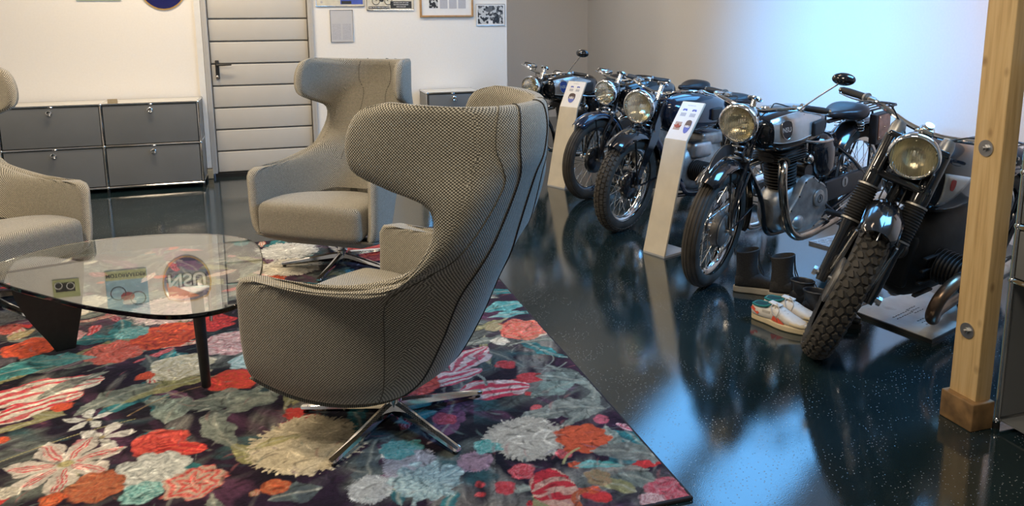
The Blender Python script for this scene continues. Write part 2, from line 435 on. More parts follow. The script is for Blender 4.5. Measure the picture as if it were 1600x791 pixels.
# ---------------------------------------------------------------- setting
BY = 7.5
def plane_box(name, lo, hi, mat):
    mb = MB(); c = [(a+b)/2 for a, b in zip(lo, hi)]; mb.box(c, [b-a for a, b in zip(lo, hi)])
    return struct(mb.build(name, mat, smooth=False))
plane_box('floor', (-4.2, -3.2, -.1), (4.6, 10.8, 0), 'floor')
DX0, DX1, DZ1 = -.57, .385, 2.06
mb = MB()     # back wall with the door opening
mb.box(((-4.2+DX0)/2, BY+.12, 1.75), (DX0+4.2, .24, 3.5)); mb.box(((DX1+2.25)/2, BY+.12, 1.75), (2.25-DX1, .24, 3.5)); mb.box(((DX0+DX1)/2, BY+.12, (DZ1+3.5)/2), (DX1-DX0, .24, 3.5-DZ1))
struct(mb.build('wall_back', 'wall', smooth=False))
plane_box('wall_recess_left', (2.05, BY+.24, 0), (2.25, 10.6, 3.5), 'wall')
plane_box('wall_recess_back', (2.05, 10.6, 0), (4.6, 10.8, 3.5), 'wall')
plane_box('wall_right', (KX, -3.2, 0), (4.6, 10.6, KZ), 'wall')
plane_box('wall_left', (-4.4, -3.2, 0), (-4.2, BY+.24, 3.5), 'wall')
plane_box('wall_front', (-4.4, -3.4, 0), (4.6, -3.2, 3.5), 'wall')
# ceiling: flat part and the 45 degree slope with two window openings
def slope_strip(mb, y0, y1, x0, x1):
    t = .1; n = -SLOPE*t
    a = Vector((x0, y0, KZ+KX-x0)); b = Vector((x1, y0, KZ+KX-x1)); c = Vector((x1, y1, KZ+KX-x1)); d = Vector((x0, y1, KZ+KX-x0))
    mb.add([a, b, c, d, a+n, b+n, c+n, d+n], [(0, 1, 2, 3), (7, 6, 5, 4), (0, 4, 5, 1), (1, 5, 6, 2), (2, 6, 7, 3), (3, 7, 4, 0)])
XT = KX-(3.42-KZ)
mb = MB(); ys = [-3.2]
mb.box(((XT-4.4)/2, 3.7, 3.47), (XT+4.4, 14.0, .1))
spans = []
for (y, x, sy, lnn) in sorted(ROOFWIN): spans.append((y-sy/2, y+sy/2, x-lnn/2*.7071, x+lnn/2*.7071))
prev = -3.2
for (a, b, x0, x1) in spans:
    slope_strip(mb, prev, a, XT-.05, KX+.02); slope_strip(mb, a, b, XT-.05, x0); slope_strip(mb, a, b, x1, KX+.02); prev = b
slope_strip(mb, prev, 10.7, XT-.05, KX+.02)
struct(mb.build('ceiling', 'ceiling', smooth=False))
for i, (y, x, sy, lnn) in enumerate(ROOFWIN):
    mb = MB(); m = frame((x, y, KZ+KX-x), (-1, 0, 1), (0, 1, 0))
    h = lnn/2; k = sy/2
    for (cx, cy, a, b) in ((h+.02, 0, .05, sy+.1), (-h-.02, 0, .05, sy+.1), (0, k+.02, lnn+.1, .05), (0, -k-.02, lnn+.1, .05)):
        mb.box((cx, cy, 0), (a, b, .12), m=m)
    o = mb.build('window_%d' % (i+1), 'paint_white', smooth=False); struct(o)

# door_1: sectional steel panels
door = empty('door_1', ((DX0+DX1)/2, BY, 0)); struct(door)
def dpart(mb, name, mat, parent=door, **k):
    mb.xf = Matrix.Identity(4)
    o = mb.build(name, mat, parent, **k); o.location = (0, 0, 0)
    o.data.transform(Matrix.Translation((-(DX0+DX1)/2, -BY, 0))); return o
mb = MB()
for x in (DX0+.022, DX1-.022): mb.box((x, BY+.03, DZ1/2+.02), (.044, .10, DZ1-.04), b=.006)
for x in (DX0+.008, DX1-.008): mb.box((x, BY-.012, DZ1/2+.02), (.016, .025, DZ1-.04))
mb.box(((DX0+DX1)/2, BY+.03, DZ1-.02), (DX1-DX0, .10, .04), b=.006)
dpart(mb, 'door_frame', 'door_frame')
mb = MB(); mb.box(((DX0+DX1)/2, BY+.085, 1.03), (DX1-DX0-.08, .02, 2.0)); leaf = dpart(mb, 'door_leaf', 'door_frame')
pz = .042; ph = .2
z = pz
k = 0
pm = None
while z < DZ1-.08:
    h = min(ph-.013, DZ1-.05-z)
    mb = MB(); mb.rbox(((DX0+DX1)/2, BY+.06, z+h/2), (DX1-DX0-.10, .045, h), .007)
    dpart(mb, 'door_panel', 'door', leaf, ang=50); z += ph
mb = MB(); mb.box(((DX0+DX1)/2, BY+.04, .018), (DX1-DX0-.04, .08, .036)); dpart(mb, 'door_threshold', 'black_satin')
hx = DX0+.10
mb = MB(); mb.rbox((hx, BY+.030, .985), (.032, .012, .17), .005)
hb = dpart(mb, 'handle_plate', 'plastic_black')
mb = MB(); mb.cyl((hx, BY+.03, 1.03), (hx, BY-.02, 1.03), .010); mb.tube([(hx, BY-.02, 1.03), (hx+.04, BY-.024, 1.03), (hx+.125, BY-.018, 1.03)], [.010, .011, .007], 8); dpart(mb, 'door_handle', 'plastic_black', hb)
mb = MB(); mb.cyl((hx-.002, BY+.028, .925), (hx-.002, BY+.005, .925), .012, 10); mb.ball((hx-.002, BY+.0, .92), .014, 8, (1, .5, 1.2)); dpart(mb, 'lock_cylinder', 'chrome_dull', hb)
# narrow white trim beside the door, wooden chock at its foot
mb = MB(); mb.box((DX0-.028, BY-.012, 1.09), (.05, .024, 1.98)); struct(mb.build('trim_1', 'paint_white', smooth=False))
mb = MB(); mb.rbox((DX0-.03, BY-.02, .045), (.07, .05, .085), .004)
tag(mb.build('wooden_block', 'card'), 'small pale wooden block on the floor beside the foot of the ivory door', 'wooden block')

# ---------------------------------------------------------------- tubular steel cabinets
def usm(name, label, x1, y0, cols, rows, depth, cw, rh, zb=.045, knobs=True):
    """front faces -Y, right edge x1, front plane y0"""
    W = cw*cols; x0 = x1-W
    t = empty(name, ((x0+x1)/2, y0+depth/2, 0)); tag(t, label, 'cabinet')
    off = Matrix.Translation((-(x0+x1)/2, -(y0+depth/2), 0))
    def put(mb, nm, mat, par=t, **k):
        o = mb.build(nm, mat, par, **k); o.data.transform(off); return o
    H = rh*rows
    r = .0095
    for i in range(cols+1):
        for yy in (y0, y0+depth):
            mb = MB(); mb.cyl((x0+cw*i, yy, zb), (x0+cw*i, yy, zb+H), r, 10); put(mb, 'upright_tube', 'chrome')
    for j in range(rows+1):
        for yy in (y0, y0+depth):
            mb = MB(); mb.cyl((x0, yy, zb+rh*j), (x1, yy, zb+rh*j), r, 10); put(mb, 'rail_tube', 'chrome')
        for i in range(cols+1):
            mb = MB(); mb.cyl((x0+cw*i, y0, zb+rh*j), (x0+cw*i, y0+depth, zb+rh*j), r, 8); put(mb, 'depth_tube', 'chrome')
            for yy in (y0, y0+depth):
                mb = MB(); mb.ball((x0+cw*i, yy, zb+rh*j), .0135, 12); put(mb, 'ball_joint', 'chrome')
    for i in range(cols+1):
        for yy in (y0+.01, y0+depth-.01):
            mb = MB(); mb.cyl((x0+cw*i, yy, 0), (x0+cw*i, yy, zb-.01), .012, 10); put(mb, 'foot', 'plastic_black')
    for i in range(cols):
        mb = MB(); mb.rbox((x0+cw*(i+.5), y0+depth/2, zb+H+.002), (cw-.016, depth-.016, .012), .003); put(mb, 'top_panel', 'top_mat')
        mb = MB(); mb.box((x0+cw*(i+.5), y0+depth-.004, zb+H/2), (cw-.02, .004, H-.02)); put(mb, 'back_panel', 'usm_grey')
        mb = MB(); mb.box((x0+cw*(i+.5), y0+depth/2, zb), (cw-.02, depth-.02, .006)); put(mb, 'bottom_panel', 'usm_grey')
        for j in range(rows):
            cx = x0+cw*(i+.5); cz = zb+rh*(j+.5)
            mb = MB(); mb.rbox((cx, y0+.006, cz), (cw-.028, .016, rh-.028), .004); d = put(mb, 'drop_door', 'usm_grey')
            kz = cz+rh/2-.052
            mb = MB(); mb.lathe([(0, 0), (.010, 0), (.009, .012), (.021, .018), (.022, .026), (.017, .030), (.008, .027), (0, .027)], (cx, y0-.002, kz), (0, -1, 0), 20); put(mb, 'knob', 'chrome', d)
    for j in range(rows):
        for xx in (x0, x1):
            mb = MB(); mb.box((xx, y0+depth/2, zb+rh*(j+.5)), (.008, depth-.022, rh-.022)); put(mb, 'side_panel', 'usm_grey')
    return t
M['top_mat'] = simple('cabinet_top_with_reflection', (.58, .57, .53), .3, vary=.03)  # reflection on the cabinet tops put into a lighter grey
usm('tubular_steel_cabinet', 'wide dark grey metal cabinet with chrome tubes and four doors left of the door', -.62, 7.107, 3, 2, .35, .75, .35)
usm('tubular_steel_cabinet', 'small dark grey metal cabinet with chrome tubes behind the central chairs, right of the door', 1.86, 7.107, 1, 2, .35, .50, .35)
mb = MB(); mb.box((-1.275, 7.105+.006, .7725+.0), (.075, .006, .035)); mb.box((-1.275, 7.107+.02, .763), (.075, .04, .002))
tag(mb.build('card_strip', 'card'), 'small beige card strip on the top front edge of the wide grey cabinet', 'card')

# far right cabinet, cut by the frame
def usm_right():
    X0, Y1, D, Wd = 2.372, 1.93, .75, .37
    t = empty('tubular_steel_shelf', (X0+Wd/2, Y1-D/2, 0)); tag(t, 'tall dark cabinet with chrome tubes at the right edge, behind the wooden post', 'cabinet')
    off = Matrix.Translation((-(X0+Wd/2), -(Y1-D/2), 0))
    def put(mb, nm, mat, par=t, **k):
        o = mb.build(nm, mat, par, **k); o.data.transform(off); return o
    Z = [.03, .545, .735, .92, 1.27]
    for x in (X0, X0+Wd):
        for y in (Y1, Y1-D):
            mb = MB(); mb.cyl((x, y, Z[0]), (x, y, Z[-1]), .0095, 12); put(mb, 'upright_tube', 'chrome')
            mb = MB(); mb.cyl((x, y-.0, 0), (x, y, .02), .012, 10); put(mb, 'foot', 'plastic_black')
            for z in Z:
                mb = MB(); mb.ball((x, y, z), .014, 12); put(mb, 'ball_joint', 'chrome')
    for z in Z:
        for y in (Y1, Y1-D):
            mb = MB(); mb.cyl((X0, y, z), (X0+Wd, y, z), .0095, 10); put(mb, 'rail_tube', 'chrome')
        for x in (X0, X0+Wd):
            if z == Z[0] and x == X0: continue
            mb = MB(); mb.cyl((x, Y1, z), (x, Y1-D, z), .0095, 10); put(mb, 'depth_tube', 'chrome')
    for a, b in zip(Z[:-1], Z[1:]):
        for (c, s) in (((X0+Wd/2, Y1, (a+b)/2), (Wd-.02, .006, b-a-.02)), ((X0+Wd/2, Y1-D, (a+b)/2), (Wd-.02, .006, b-a-.02)), ((X0+Wd, Y1-D/2, (a+b)/2), (.006, D-.02, b-a-.02))):
            mb = MB(); mb.box(c, s); put(mb, 'side_panel', 'usm_grey')
        if a > .5:
            mb = MB(); mb.rbox((X0, Y1-D/2, (a+b)/2), (.014, D-.026, b-a-.026), .004); put(mb, 'door_panel', 'usm_grey')
    for z in (Z[0], Z[-1]):
        mb = MB(); mb.box((X0+Wd/2, Y1-D/2, z), (Wd-.02, D-.02, .006)); put(mb, 'shelf_panel', 'usm_grey')
usm_right()

# ---------------------------------------------------------------- timber post
px0, px1, py0, py1 = 2.283, 2.352, 1.945, 2.055
post = empty('timber_post', ((px0+px1)/2, (py0+py1)/2, 0)); tag(post, 'pale pine post with two big round washers standing before the right-hand motorcycle', 'post')
off = Matrix.Translation((-(px0+px1)/2, -(py0+py1)/2, 0))
def pp(mb, nm, mat, par=post, **k):
    o = mb.build(nm, mat, par, **k); o.data.transform(off); return o
mb = MB(); mb.rbox(((px0+px1)/2, (py0+py1)/2, 1.87), (px1-px0, py1-py0, 3.56), .004); beam = pp(mb, 'beam', 'wood')
mb = MB(); mb.rbox(((px0+px1)/2-.012, (py0+py1)/2-.004, .052), (px1-px0+.03, py1-py0+.028, .104), .006); pp(mb, 'foot_block', 'wood_block')
for z in (.995, .345):
    yc = (py0+py1)/2+.004
    mb = MB(); mb.cyl((px0, yc, z), (px0-.004, yc, z), .028, 28); ws = pp(mb, 'washer', 'steel')
    mb = MB(); mb.cyl((px0-.004, yc, z), (px0-.012, yc, z), .012, 6); mb.cyl((px0-.012, yc, z), (px0-.020, yc, z), .006, 12); pp(mb, 'bolt', 'steel', ws)

# ---------------------------------------------------------------- pictures and sign on the back wall
def panel(name, label, x0, x1, z0, z1, th, mat, cat='picture', group=None):
    t = empty(name, ((x0+x1)/2, BY, (z0+z1)/2)); tag(t, label, cat, group)
    mb = MB(); mb.box((0, -th/2, 0), (x1-x0, th, z1-z0)); mb.build('sheet', mat, t, smooth=False)
    def lay(nm, a, b, c, d, m2, lift=.0012, par=t):
        mb = MB(); mb.box(((a+b)/2, -th-lift/2, (c+d)/2), (b-a, lift, d-c)); return mb.build(nm, m2, par, smooth=False)
    return t, lay
def wt(t, txt, size, x, z, mat, th, sx=1., bold=0.):
    return text_obj(txt, size, mat, frame((x, -th-.0016, z), (1, 0, 0), (0, 0, 1)), t, 'lettering', .0006, sx, bold)
M['paper_lgrey'] = simple('light_grey_sheet', (.50, .50, .51), .6, vary=.02)
# grey two-page notice under the posters
t, lay = panel('wall_notice', 'plain pale grey notice with two text columns right of the door, lowest on the wall', .543, .748, 1.218, 1.51, .008, 'paper_lgrey', 'notice')
M['print_fine'] = simple('fine_grey_print', (.44, .44, .47), .7, vary=.12, scale=160)
for cx in (-.05, .045):
    lay('text_column', cx-.038, cx+.040, -.125, .02, 'print_fine')
mb = MB(); mb.tube([(-.1025, -.009, -.146), (.1025, -.009, -.146), (.1025, -.009, .146), (-.1025, -.009, .146)], .0035, 4, closed=True); mb.build('clip_frame', 'chrome_dull', t)
# poster pair in a clip frame
t, lay = panel('wall_poster', 'framed pair of prints, cream one and blue one, right of the door top', .423, .86, 1.545, 1.87, .01, 'paper_cream')
lay('blue_print', .0, .205, -.145, .15, 'paper_blue'); lay('grey_print', -.20, -.02, -.14, .15, 'paper_cream', .0014)
mb = MB(); mb.lathe([(0, 0), (.085, 0), (.085, .002), (0, .002)], (.12, -.0112, -.10), (0, -1, 0), 24, a0=0, a1=math.pi, ref=(1, 0, 0)); mb.build('round_motif', 'paper', t, smooth=False)
lay('dark_patch', .01, .10, -.142, -.115, 'paper_black', .0022); mb = MB(); mb.cyl((-.17, -.011, -.125), (-.17, -.0125, -.125), .011, 14); mb.build('round_stamp', 'paper_grey', t)
mb = MB(); mb.tube([(-.218, -.011, -.162), (.218, -.011, -.162), (.218, -.011, .162), (-.218, -.011, .162)], .004, 4, closed=True); mb.build('clip_frame', 'chrome_dull', t)
# advertisement with motorcycle drawing
t, lay = panel('wall_poster', 'grey framed advertisement with a drawn motorcycle above two black text bars', .882, 1.325, 1.508, 1.80, .01, 'paper_cream')
lay('text_bar', -.205, -.01, -.135, -.112, 'paper_black'); lay('text_bar', .0, .20, -.13, -.065, 'paper_black')
for (sx_, sz_, w_) in ((-.105, -.123, .17), ):
    wt(t, 'BAU M AM BEN NEULAND', .016, sx_, sz_, 'paper', .0112, 1.0, .0002)
for z_, s_ in ((-.078, 'MODELLE BIS 200 CCM'), (-.097, 'MOTOR-FAHRRAEDER'), (-.116, 'NECKARSULM')): wt(t, s_, .014, .10, z_, 'paper', .0112, 1.0, .0002)
for cx in (-.135, -.02):
    mb = MB(); mb.tube([(cx+.034*math.cos(a*math.pi/10), -.0118, -.062+.034*math.sin(a*math.pi/10)) for a in range(20)], .0028, 4, closed=True); mb.build('drawn_wheel', 'paper_black', t)
mb = MB(); mb.tube([(-.135, -.0118, -.062), (-.11, -.0118, -.03), (-.05, -.0118, -.03), (-.02, -.0118, -.062)], .004, 4); mb.ball((-.08, -.0118, -.055), .02, 8, (1, .08, .8)); mb.tube([(-.05, -.0118, -.03), (-.03, -.0118, .0)], .003, 4); mb.build('drawn_motorcycle', 'paper_black', t)
mb = MB(); mb.ball((.10, -.0118, -.03), .02, 10, (1, .06, 1)); mb.build('drawn_emblem', 'paper_black', t)
mb = MB(); mb.tube([(-.221, -.011, -.146), (.221, -.011, -.146), (.221, -.011, .146), (-.221, -.011, .146)], .004, 4, closed=True); mb.build('clip_frame', 'chrome_dull', t)
# black and white group photograph
m, nd, ln, b = new_mat('black_and_white_photograph'); setp(b, rough=.45)
tc = nd.new('ShaderNodeTexCoord'); vo = nd.new('ShaderNodeTexVoronoi'); vo.inputs['Scale'].default_value = 48; ln.new(tc.outputs['Object'], vo.inputs['Vector'])
r = ramp(nd, ln, vo.outputs['Color'], [(.25, (.02, .02, .02)), (.45, (.12, .12, .12)), (.6, (.55, .55, .53))]); r.color_ramp.interpolation = 'CONSTANT'; ln.new(r.outputs[0], b.inputs['Base Color'])
M['photo_print'] = m
# oak framed document
t = empty('framed_document', (1.645, BY, 1.62)); tag(t, 'oak framed white document behind glass, between the motorcycle advertisement and the group photograph', 'picture')
hw, hz = .262, .172
for (c, s) in (((0, -.012, -hz), (2*hw, .024, .018)), ((0, -.012, hz), (2*hw, .024, .018)), ((-hw+.009, -.012, 0), (.018, .024, 2*hz)), ((hw-.009, -.012, 0), (.018, .024, 2*hz))):
    mb = MB(); mb.rbox(c, s, .003); mb.build('frame_bar', 'oak', t)
mb = MB(); mb.box((0, -.006, 0), (2*hw-.02, .01, 2*hz-.01)); mb.build('mount', 'paper', t, smooth=False)
mb = MB(); mb.box((-.13, -.0118, -.045), (.085, .0012, .10)); mb.build('photo', 'photo_print', t, smooth=False)
for cx in (-.03, .06, .15):
    mb = MB(); mb.box((cx, -.0118, -.055), (.075, .0012, .09)); mb.build('text_column', 'print_fine', t, smooth=False)
t, lay = panel('group_photograph', 'small black and white crowd photograph at the right end of the back wall', 1.937, 2.226, 1.355, 1.56, .008, 'paper')
lay('photo', -.128, .128, -.085, .088, 'photo_print'); lay('white_label', -.022, .022, -.10, -.055, 'paper', .002); 
mb = MB(); mb.tube([(-.1445, -.009, -.1025), (.1445, -.009, -.1025), (.1445, -.009, .1025), (-.1445, -.009, .1025)], .0035, 4, closed=True); mb.build('clip_frame', 'chrome_dull', t)
# small posters that only show mirrored in the glass table
t, lay = panel('wall_poster', 'pale green and blue poster with drawn motorcycle, seen mirrored in the glass table', -1.545, -1.20, 1.595, 2.12, .008, 'paper_cyan')
lay('green_band', -.17, .17, -.26, -.17, 'paper_green'); lay('green_side', -.17, .02, -.17, .24, 'paper_cyan', .0011)
wt(t, 'MOTORRAEDER', .048, 0, -.215, 'paper_black', .0092, .95, .001)
for cx, cz in ((-.075, -.045), (.085, .015)):
    mb = MB(); mb.tube([(cx+.062*math.cos(a*math.pi/12), -.0095, cz+.062*math.sin(a*math.pi/12)) for a in range(24)], .0045, 5, closed=True); mb.build('drawn_wheel', 'paper_black', t)
mb = MB(); mb.ball((0, -.01, -.01), .06, 10, (1, .05, .75)); mb.build('drawn_engine', 'emblem_red', t); mb = MB(); mb.ball((.01, -.011, .045), .05, 10, (1.2, .04, .5)); mb.build('drawn_tank', 'paper', t)
wt(t, 'NSU', .07, .0, .19, 'paper', .0092, 1.3, .002)
t, lay = panel('wall_poster', 'small yellow green picture of a dark motorcycle, seen mirrored in the glass table', -1.965, -1.755, 1.635, 1.80, .008, 'paper_green')
lay('dark_motif', -.085, .07, -.055, .03, 'paper_black'); mb = MB(); mb.tube([(-.06+.03*math.cos(a*math.pi/10), -.0105, -.03+.03*math.sin(a*math.pi/10)) for a in range(20)], .004, 4, closed=True); mb.build('drawn_wheel', 'paper', t); mb = MB(); mb.tube([(.035+.03*math.cos(a*math.pi/10), -.0105, -.02+.03*math.sin(a*math.pi/10)) for a in range(20)], .004, 4, closed=True); mb.build('drawn_wheel', 'paper', t)
# enamel emblem
def shield(w, h, n=10):
    # pointed at the bottom, flat-ish rounded top
    pts = [(0, -h/2)]
    for k in range(1, n+1):
        a = k/n; pts.append((w/2*math.sin(a*math.pi/2)**.8*1.0, -h/2+h*.62*(a**1.6)))
    pts += [(w*.47, h*.30), (w*.40, h*.42), (w*.18, h*.49), (0, h*.50)]
    return pts + [(-x, y) for (x, y) in reversed(pts[1:-1])]
sg = empty('enamel_emblem_sign', (-.865, BY, 1.735)); tag(sg, 'navy enamel shield emblem with white letters and gold rim high above the wide cabinet', 'sign')
fr = lambda y: frame((0, y, 0), (1, 0, 0), (0, 0, 1))
mb = MB(); mb.prism(shield(.42, .44), .010, fr(-.0)); mb.build('rim', 'sign_gold', sg)
mb = MB(); mb.prism(shield(.395, .415), .004, fr(-.010)); mb.build('field', 'sign_navy', sg)
mb = MB(); mb.prism([(-.175, .02), (.0, .12), (.10, .17), (-.05, .19), (-.16, .165)], .003, fr(-.014)); mb.build('corner_flash', 'sign_orange', sg)
text_obj('NSU', .165, 'paper_black', frame((0, -.016, -.0), (1, 0, 0), (0, 0, 1)), sg, 'letter_outline', .0006, 1.05, .012)
text_obj('NSU', .165, 'paint_white', frame((0, -.018, .0), (1, 0, 0), (0, 0, 1)), sg, 'lettering', .0008, 1.05, .003)

# ---------------------------------------------------------------- rug
def rug():
    X0, X1, Y0, Y1 = -2.35, 1.135, 1.885, 5.15
    st = .0046
    nx, ny = int((X1-X0)/st)+1, int((Y1-Y0)/st)+1
    xs = np.linspace(X0, X1, nx); ys = np.linspace(Y0, Y1, ny)
    X, Y = np.meshgrid(xs, ys)
    rs = np.random.RandomState(5)
    def nz(sc, ax=1., seed=0, th=0.):
        r = np.random.RandomState(seed+11); G = r.rand(256, 256)
        c, s = math.cos(th), math.sin(th)
        U = ((X*c+Y*s)*sc/ax) % 255; V = ((-X*s+Y*c)*sc) % 255
        i = U.astype(int); j = V.astype(int); fu = U-i; fv = V-j; fu = fu*fu*(3-2*fu); fv = fv*fv*(3-2*fv)
        i2 = (i+1) % 256; j2 = (j+1) % 256
        return (G[j, i]*(1-fu)+G[j, i2]*fu)*(1-fv)+(G[j2, i]*(1-fu)+G[j2, i2]*fu)*fv
    def fbm(sc, ax=1., seed=0, th=0.): return .5*nz(sc, ax, seed, th)+.3*nz(sc*2.1, ax, seed+1, th)+.2*nz(sc*4.3, ax, seed+2, th)
    N1 = fbm(3, 1, 1); N2 = fbm(9, 4., 5, .3); N3 = fbm(22, 1, 9); NS = fbm(30, 6., 13, .15); NW = fbm(14, 1, 21); NF = fbm(70, 1, 31)
    def mixc(a, b, t):
        t = np.clip(t, 0, 1)[..., None]; return np.array(a)*(1-t)+np.array(b)*t
    C = mixc((.005, .004, .010), (.026, .010, .028), (N1-.3)*2.2)
    C = C*(1-np.clip((N2-.62)*4, 0, .8)[..., None]) + np.array((.10, .085, .10))*np.clip((N2-.62)*4, 0, .8)[..., None]
    for q, (cc, lo) in enumerate((((.13, .15, .13), .56), ((.26, .25, .22), .64), ((.10, .035, .075), .58), ((.03, .10, .11), .62))):
        mk = np.clip((fbm(5+q, 2.2, 60+3*q, .5+q*.8)-lo)*9, 0, 1)*(.35+.65*np.clip((fbm(34, 7., 80+q, .5+q*.8)-.35)*3, 0, 1))
        C = C*(1-.85*mk[..., None])+np.array(cc)*(.85*mk[..., None])
    CAM = Vector((0, 0, 1.44156)); f = 1217.845
    yaw, pitch, roll = 0.29699, 0.17840, -0.00653
    fwd = Vector((math.sin(yaw)*math.cos(pitch), math.cos(yaw)*math.cos(pitch), -math.sin(pitch))); right = Vector((math.cos(yaw), -math.sin(yaw), 0)); up = right.cross(fwd)
    r2 = right*math.cos(roll)+up*math.sin(roll); u2 = -right*math.sin(roll)+up*math.cos(roll)
    def fp(px, py):
        d = fwd + r2*((px-800)/f) + u2*((245.25-py)/f); t = (.012-CAM.z)/d.z; P = CAM+d*t; return P.x, P.y, t
    def window(cx, cy, R):
        i0 = max(0, int((cx-R-X0)/st)); i1 = min(nx, int((cx+R-X0)/st)+2); j0 = max(0, int((cy-R-Y0)/st)); j1 = min(ny, int((cy+R-Y0)/st)+2)
        return (slice(j0, j1), slice(i0, i1)) if i1 > i0 and j1 > j0 else None
    def blend(w, col, a):
        C[w] = C[w]*(1-a[..., None])+col*a[..., None]
    def coords(cx, cy, w, ang):
        dx = X[w]-cx+(NW[w]-.5)*.03; dy = Y[w]-cy+(fbmc[w]-.5)*.03
        c, s = math.cos(ang), math.sin(ang); return dx*c+dy*s, -dx*s+dy*c
    fbmc = fbm(12, 1, 77)
    def peony(cx, cy, R, c1, c2, c3, pet=7, seed=0, rough=.12):
        w = window(cx, cy, R*1.35)
        if w is None: return
        u, v = coords(cx, cy, w, seed); r = np.hypot(u, v); a = np.arctan2(v, u)
        edge = R*(.86+.14*np.abs(np.cos(a*pet/2+seed)))+(N3[w]-.5)*R*rough*2
        al = np.clip((edge-r)/(.02*R+.006), 0, 1)
        rr = r/R
        ring = np.abs(np.sin(rr*9.5+2.2*np.abs(np.cos(a*(pet-1)/2+seed*2))+ (NW[w]-.5)*5))
        col = mixc(c2, c1, ring*.9+.1)
        st_ = np.clip((np.sin(a*34+NS[w]*14)*.5+.5)*.7+(NF[w]-.5)*1.5, 0, 1)
        col = col*(1-.30*st_[..., None])+np.array(c3)*(.30*st_[..., None])
        col *= (.70+.30*np.clip(ring*1.3, 0, 1))[..., None]
        blend(w, col, al)
    def fluff(cx, cy, R, c1, c2, seed=0):
        w = window(cx, cy, R*1.3)
        if w is None: return
        u, v = coords(cx, cy, w, seed); r = np.hypot(u, v); a = np.arctan2(v, u)
        edge = R*(.90+.035*np.sin(a*41+seed)+.03*np.sin(a*67+2))+(NF[w]-.5)*R*.22+(N3[w]-.5)*R*.26
        al = np.clip((edge-r)/.008, 0, 1)
        s = (np.sin(a*60+NS[w]*20)*.5+.5)*np.clip(r/R, 0, 1); col = mixc(c1, c2, s*.55+(N3[w]-.35)*.9)
        blend(w, col, al)
    def tulip(cx, cy, L, W, ang, c1, c2, seed=0, pw=1.3, freq=70):
        w = window(cx, cy, max(L, W)*1.3)
        if w is None: return
        u, v = coords(cx, cy, w, ang)
        hw = W*np.clip(1-np.abs(u/L)**2.2, 0, 1)**.55*(1+.12*np.sin(u*30+seed))
        al = np.clip((hw-np.abs(v)+(N3[w]-.5)*.02)/.006, 0, 1)*(np.abs(u) < L)
        s = np.sin((v/np.maximum(hw, .25*W))*9.5+3.0*(u/L)**2+NS[w]*6+seed)*.5+.5
        s2 = np.clip((s-.42)*4, 0, 1); col = mixc(c1, c2, s2*(.6+.6*NF[w]))
        blend(w, col, al)
    def leaf(cx, cy, L, W, ang, c1, c2, seed=0):
        w = window(cx, cy, max(L, W)*1.2)
        if w is None: return
        u, v = coords(cx, cy, w, ang); v = v+.18*u*u/L
        hw = W*np.clip(1-(u/L)**2, 0, 1)*(1+.16*np.sin(u*55+seed))
        al = np.clip((hw-np.abs(v)+(NF[w]-.5)*.012)/.005, 0, 1)*(np.abs(u) < L)
        vein = np.exp(-(v/.006)**2); side = np.sin((u+np.abs(v)*1.2)*85)*.5+.5
        col = mixc(c1, c2, (N3[w]-.3)*1.4+side*.25); col = col*(1-.5*vein[..., None])+np.array((.45, .45, .36))*(.5*vein[..., None])
        blend(w, col, al*.92)
    def stem(p0, p1, wd, c, bend=.1):
        x0, y0, _ = fp(*p0); x1, y1, _ = fp(*p1)
        for k in range(40):
            t = k/39; x = x0+(x1-x0)*t-(y1-y0)*bend*math.sin(t*math.pi); y = y0+(y1-y0)*t+(x1-x0)*bend*math.sin(t*math.pi)
            w = window(x, y, wd*2)
            if w is None: continue
            r = np.hypot(X[w]-x, Y[w]-y); blend(w, np.array(c)*np.ones((*r.shape, 3)), np.clip((wd-r)/.004, 0, 1)*.8)
    RED = (.52, .030, .030); CORAL = (.66, .085, .050); DRED = (.26, .012, .030); CRM = (.62, .56, .43); WHT = (.66, .66, .60); TEAL = (.035, .26, .27); LTEAL = (.22, .48, .46)
    DTEAL = (.012, .09, .11); GG = (.11, .135, .12); GGL = (.27, .30, .25); OLV = (.22, .21, .085); OLVL = (.42, .38, .17); RUST = (.40, .085, .030); ORG = (.68, .10, .025); PNK = (.62, .22, .24); GRY = (.34, .34, .33); PLUM = (.10, .03, .08); LPNK = (.62, .42, .42); TAN = (.42, .31, .15)
    # filler foliage and small blossoms everywhere
    for k in range(380):
        x = X0+rs.rand()*(X1-X0); y = Y0+rs.rand()*(Y1-Y0); a = rs.rand()*6.28; q = rs.rand()
        if q < .62:
            c = [(GG, GGL), (DTEAL, TEAL), (OLV, (.30, .29, .14)), (PLUM, (.22, .09, .16)), ((.06, .08, .09), GG)][rs.randint(5)]
            leaf(x, y, .07+.13*rs.rand(), .022+.04*rs.rand(), a, c[0], c[1], k)
        elif q < .78:
            c = [(RED, CORAL, DRED), (CRM, WHT, GRY), (PNK, LPNK, RED), (ORG, CORAL, RUST), (LTEAL, TEAL, WHT)][rs.randint(5)]
            peony(x, y, .025+.035*rs.rand(), *c, pet=5+rs.randint(4), seed=a)
        else:
            tulip(x, y, .06+.05*rs.rand(), .02+.02*rs.rand(), a, (CRM, RED, DRED)[rs.randint(3)], (RED, CRM, PNK)[rs.randint(3)], k)
    def P(kind, px, py, r, *a, **k):
        x, y, t = fp(px, py); R = r*t/f*1.0
        # t is the ray parameter with forward component 1
        kind(x, y, R, *a, **k)
    def T(px, py, L, W, ang, c1, c2, seed=0, **k):
        x, y, t = fp(px, py); tulip(x, y, L*t/f, W*t/f, ang, c1, c2, seed, **k)
    def Lf(px, py, L, W, ang, c1, c2, seed=0):
        x, y, t = fp(px, py); leaf(x, y, L*t/f, W*t/f, ang, c1, c2, seed)
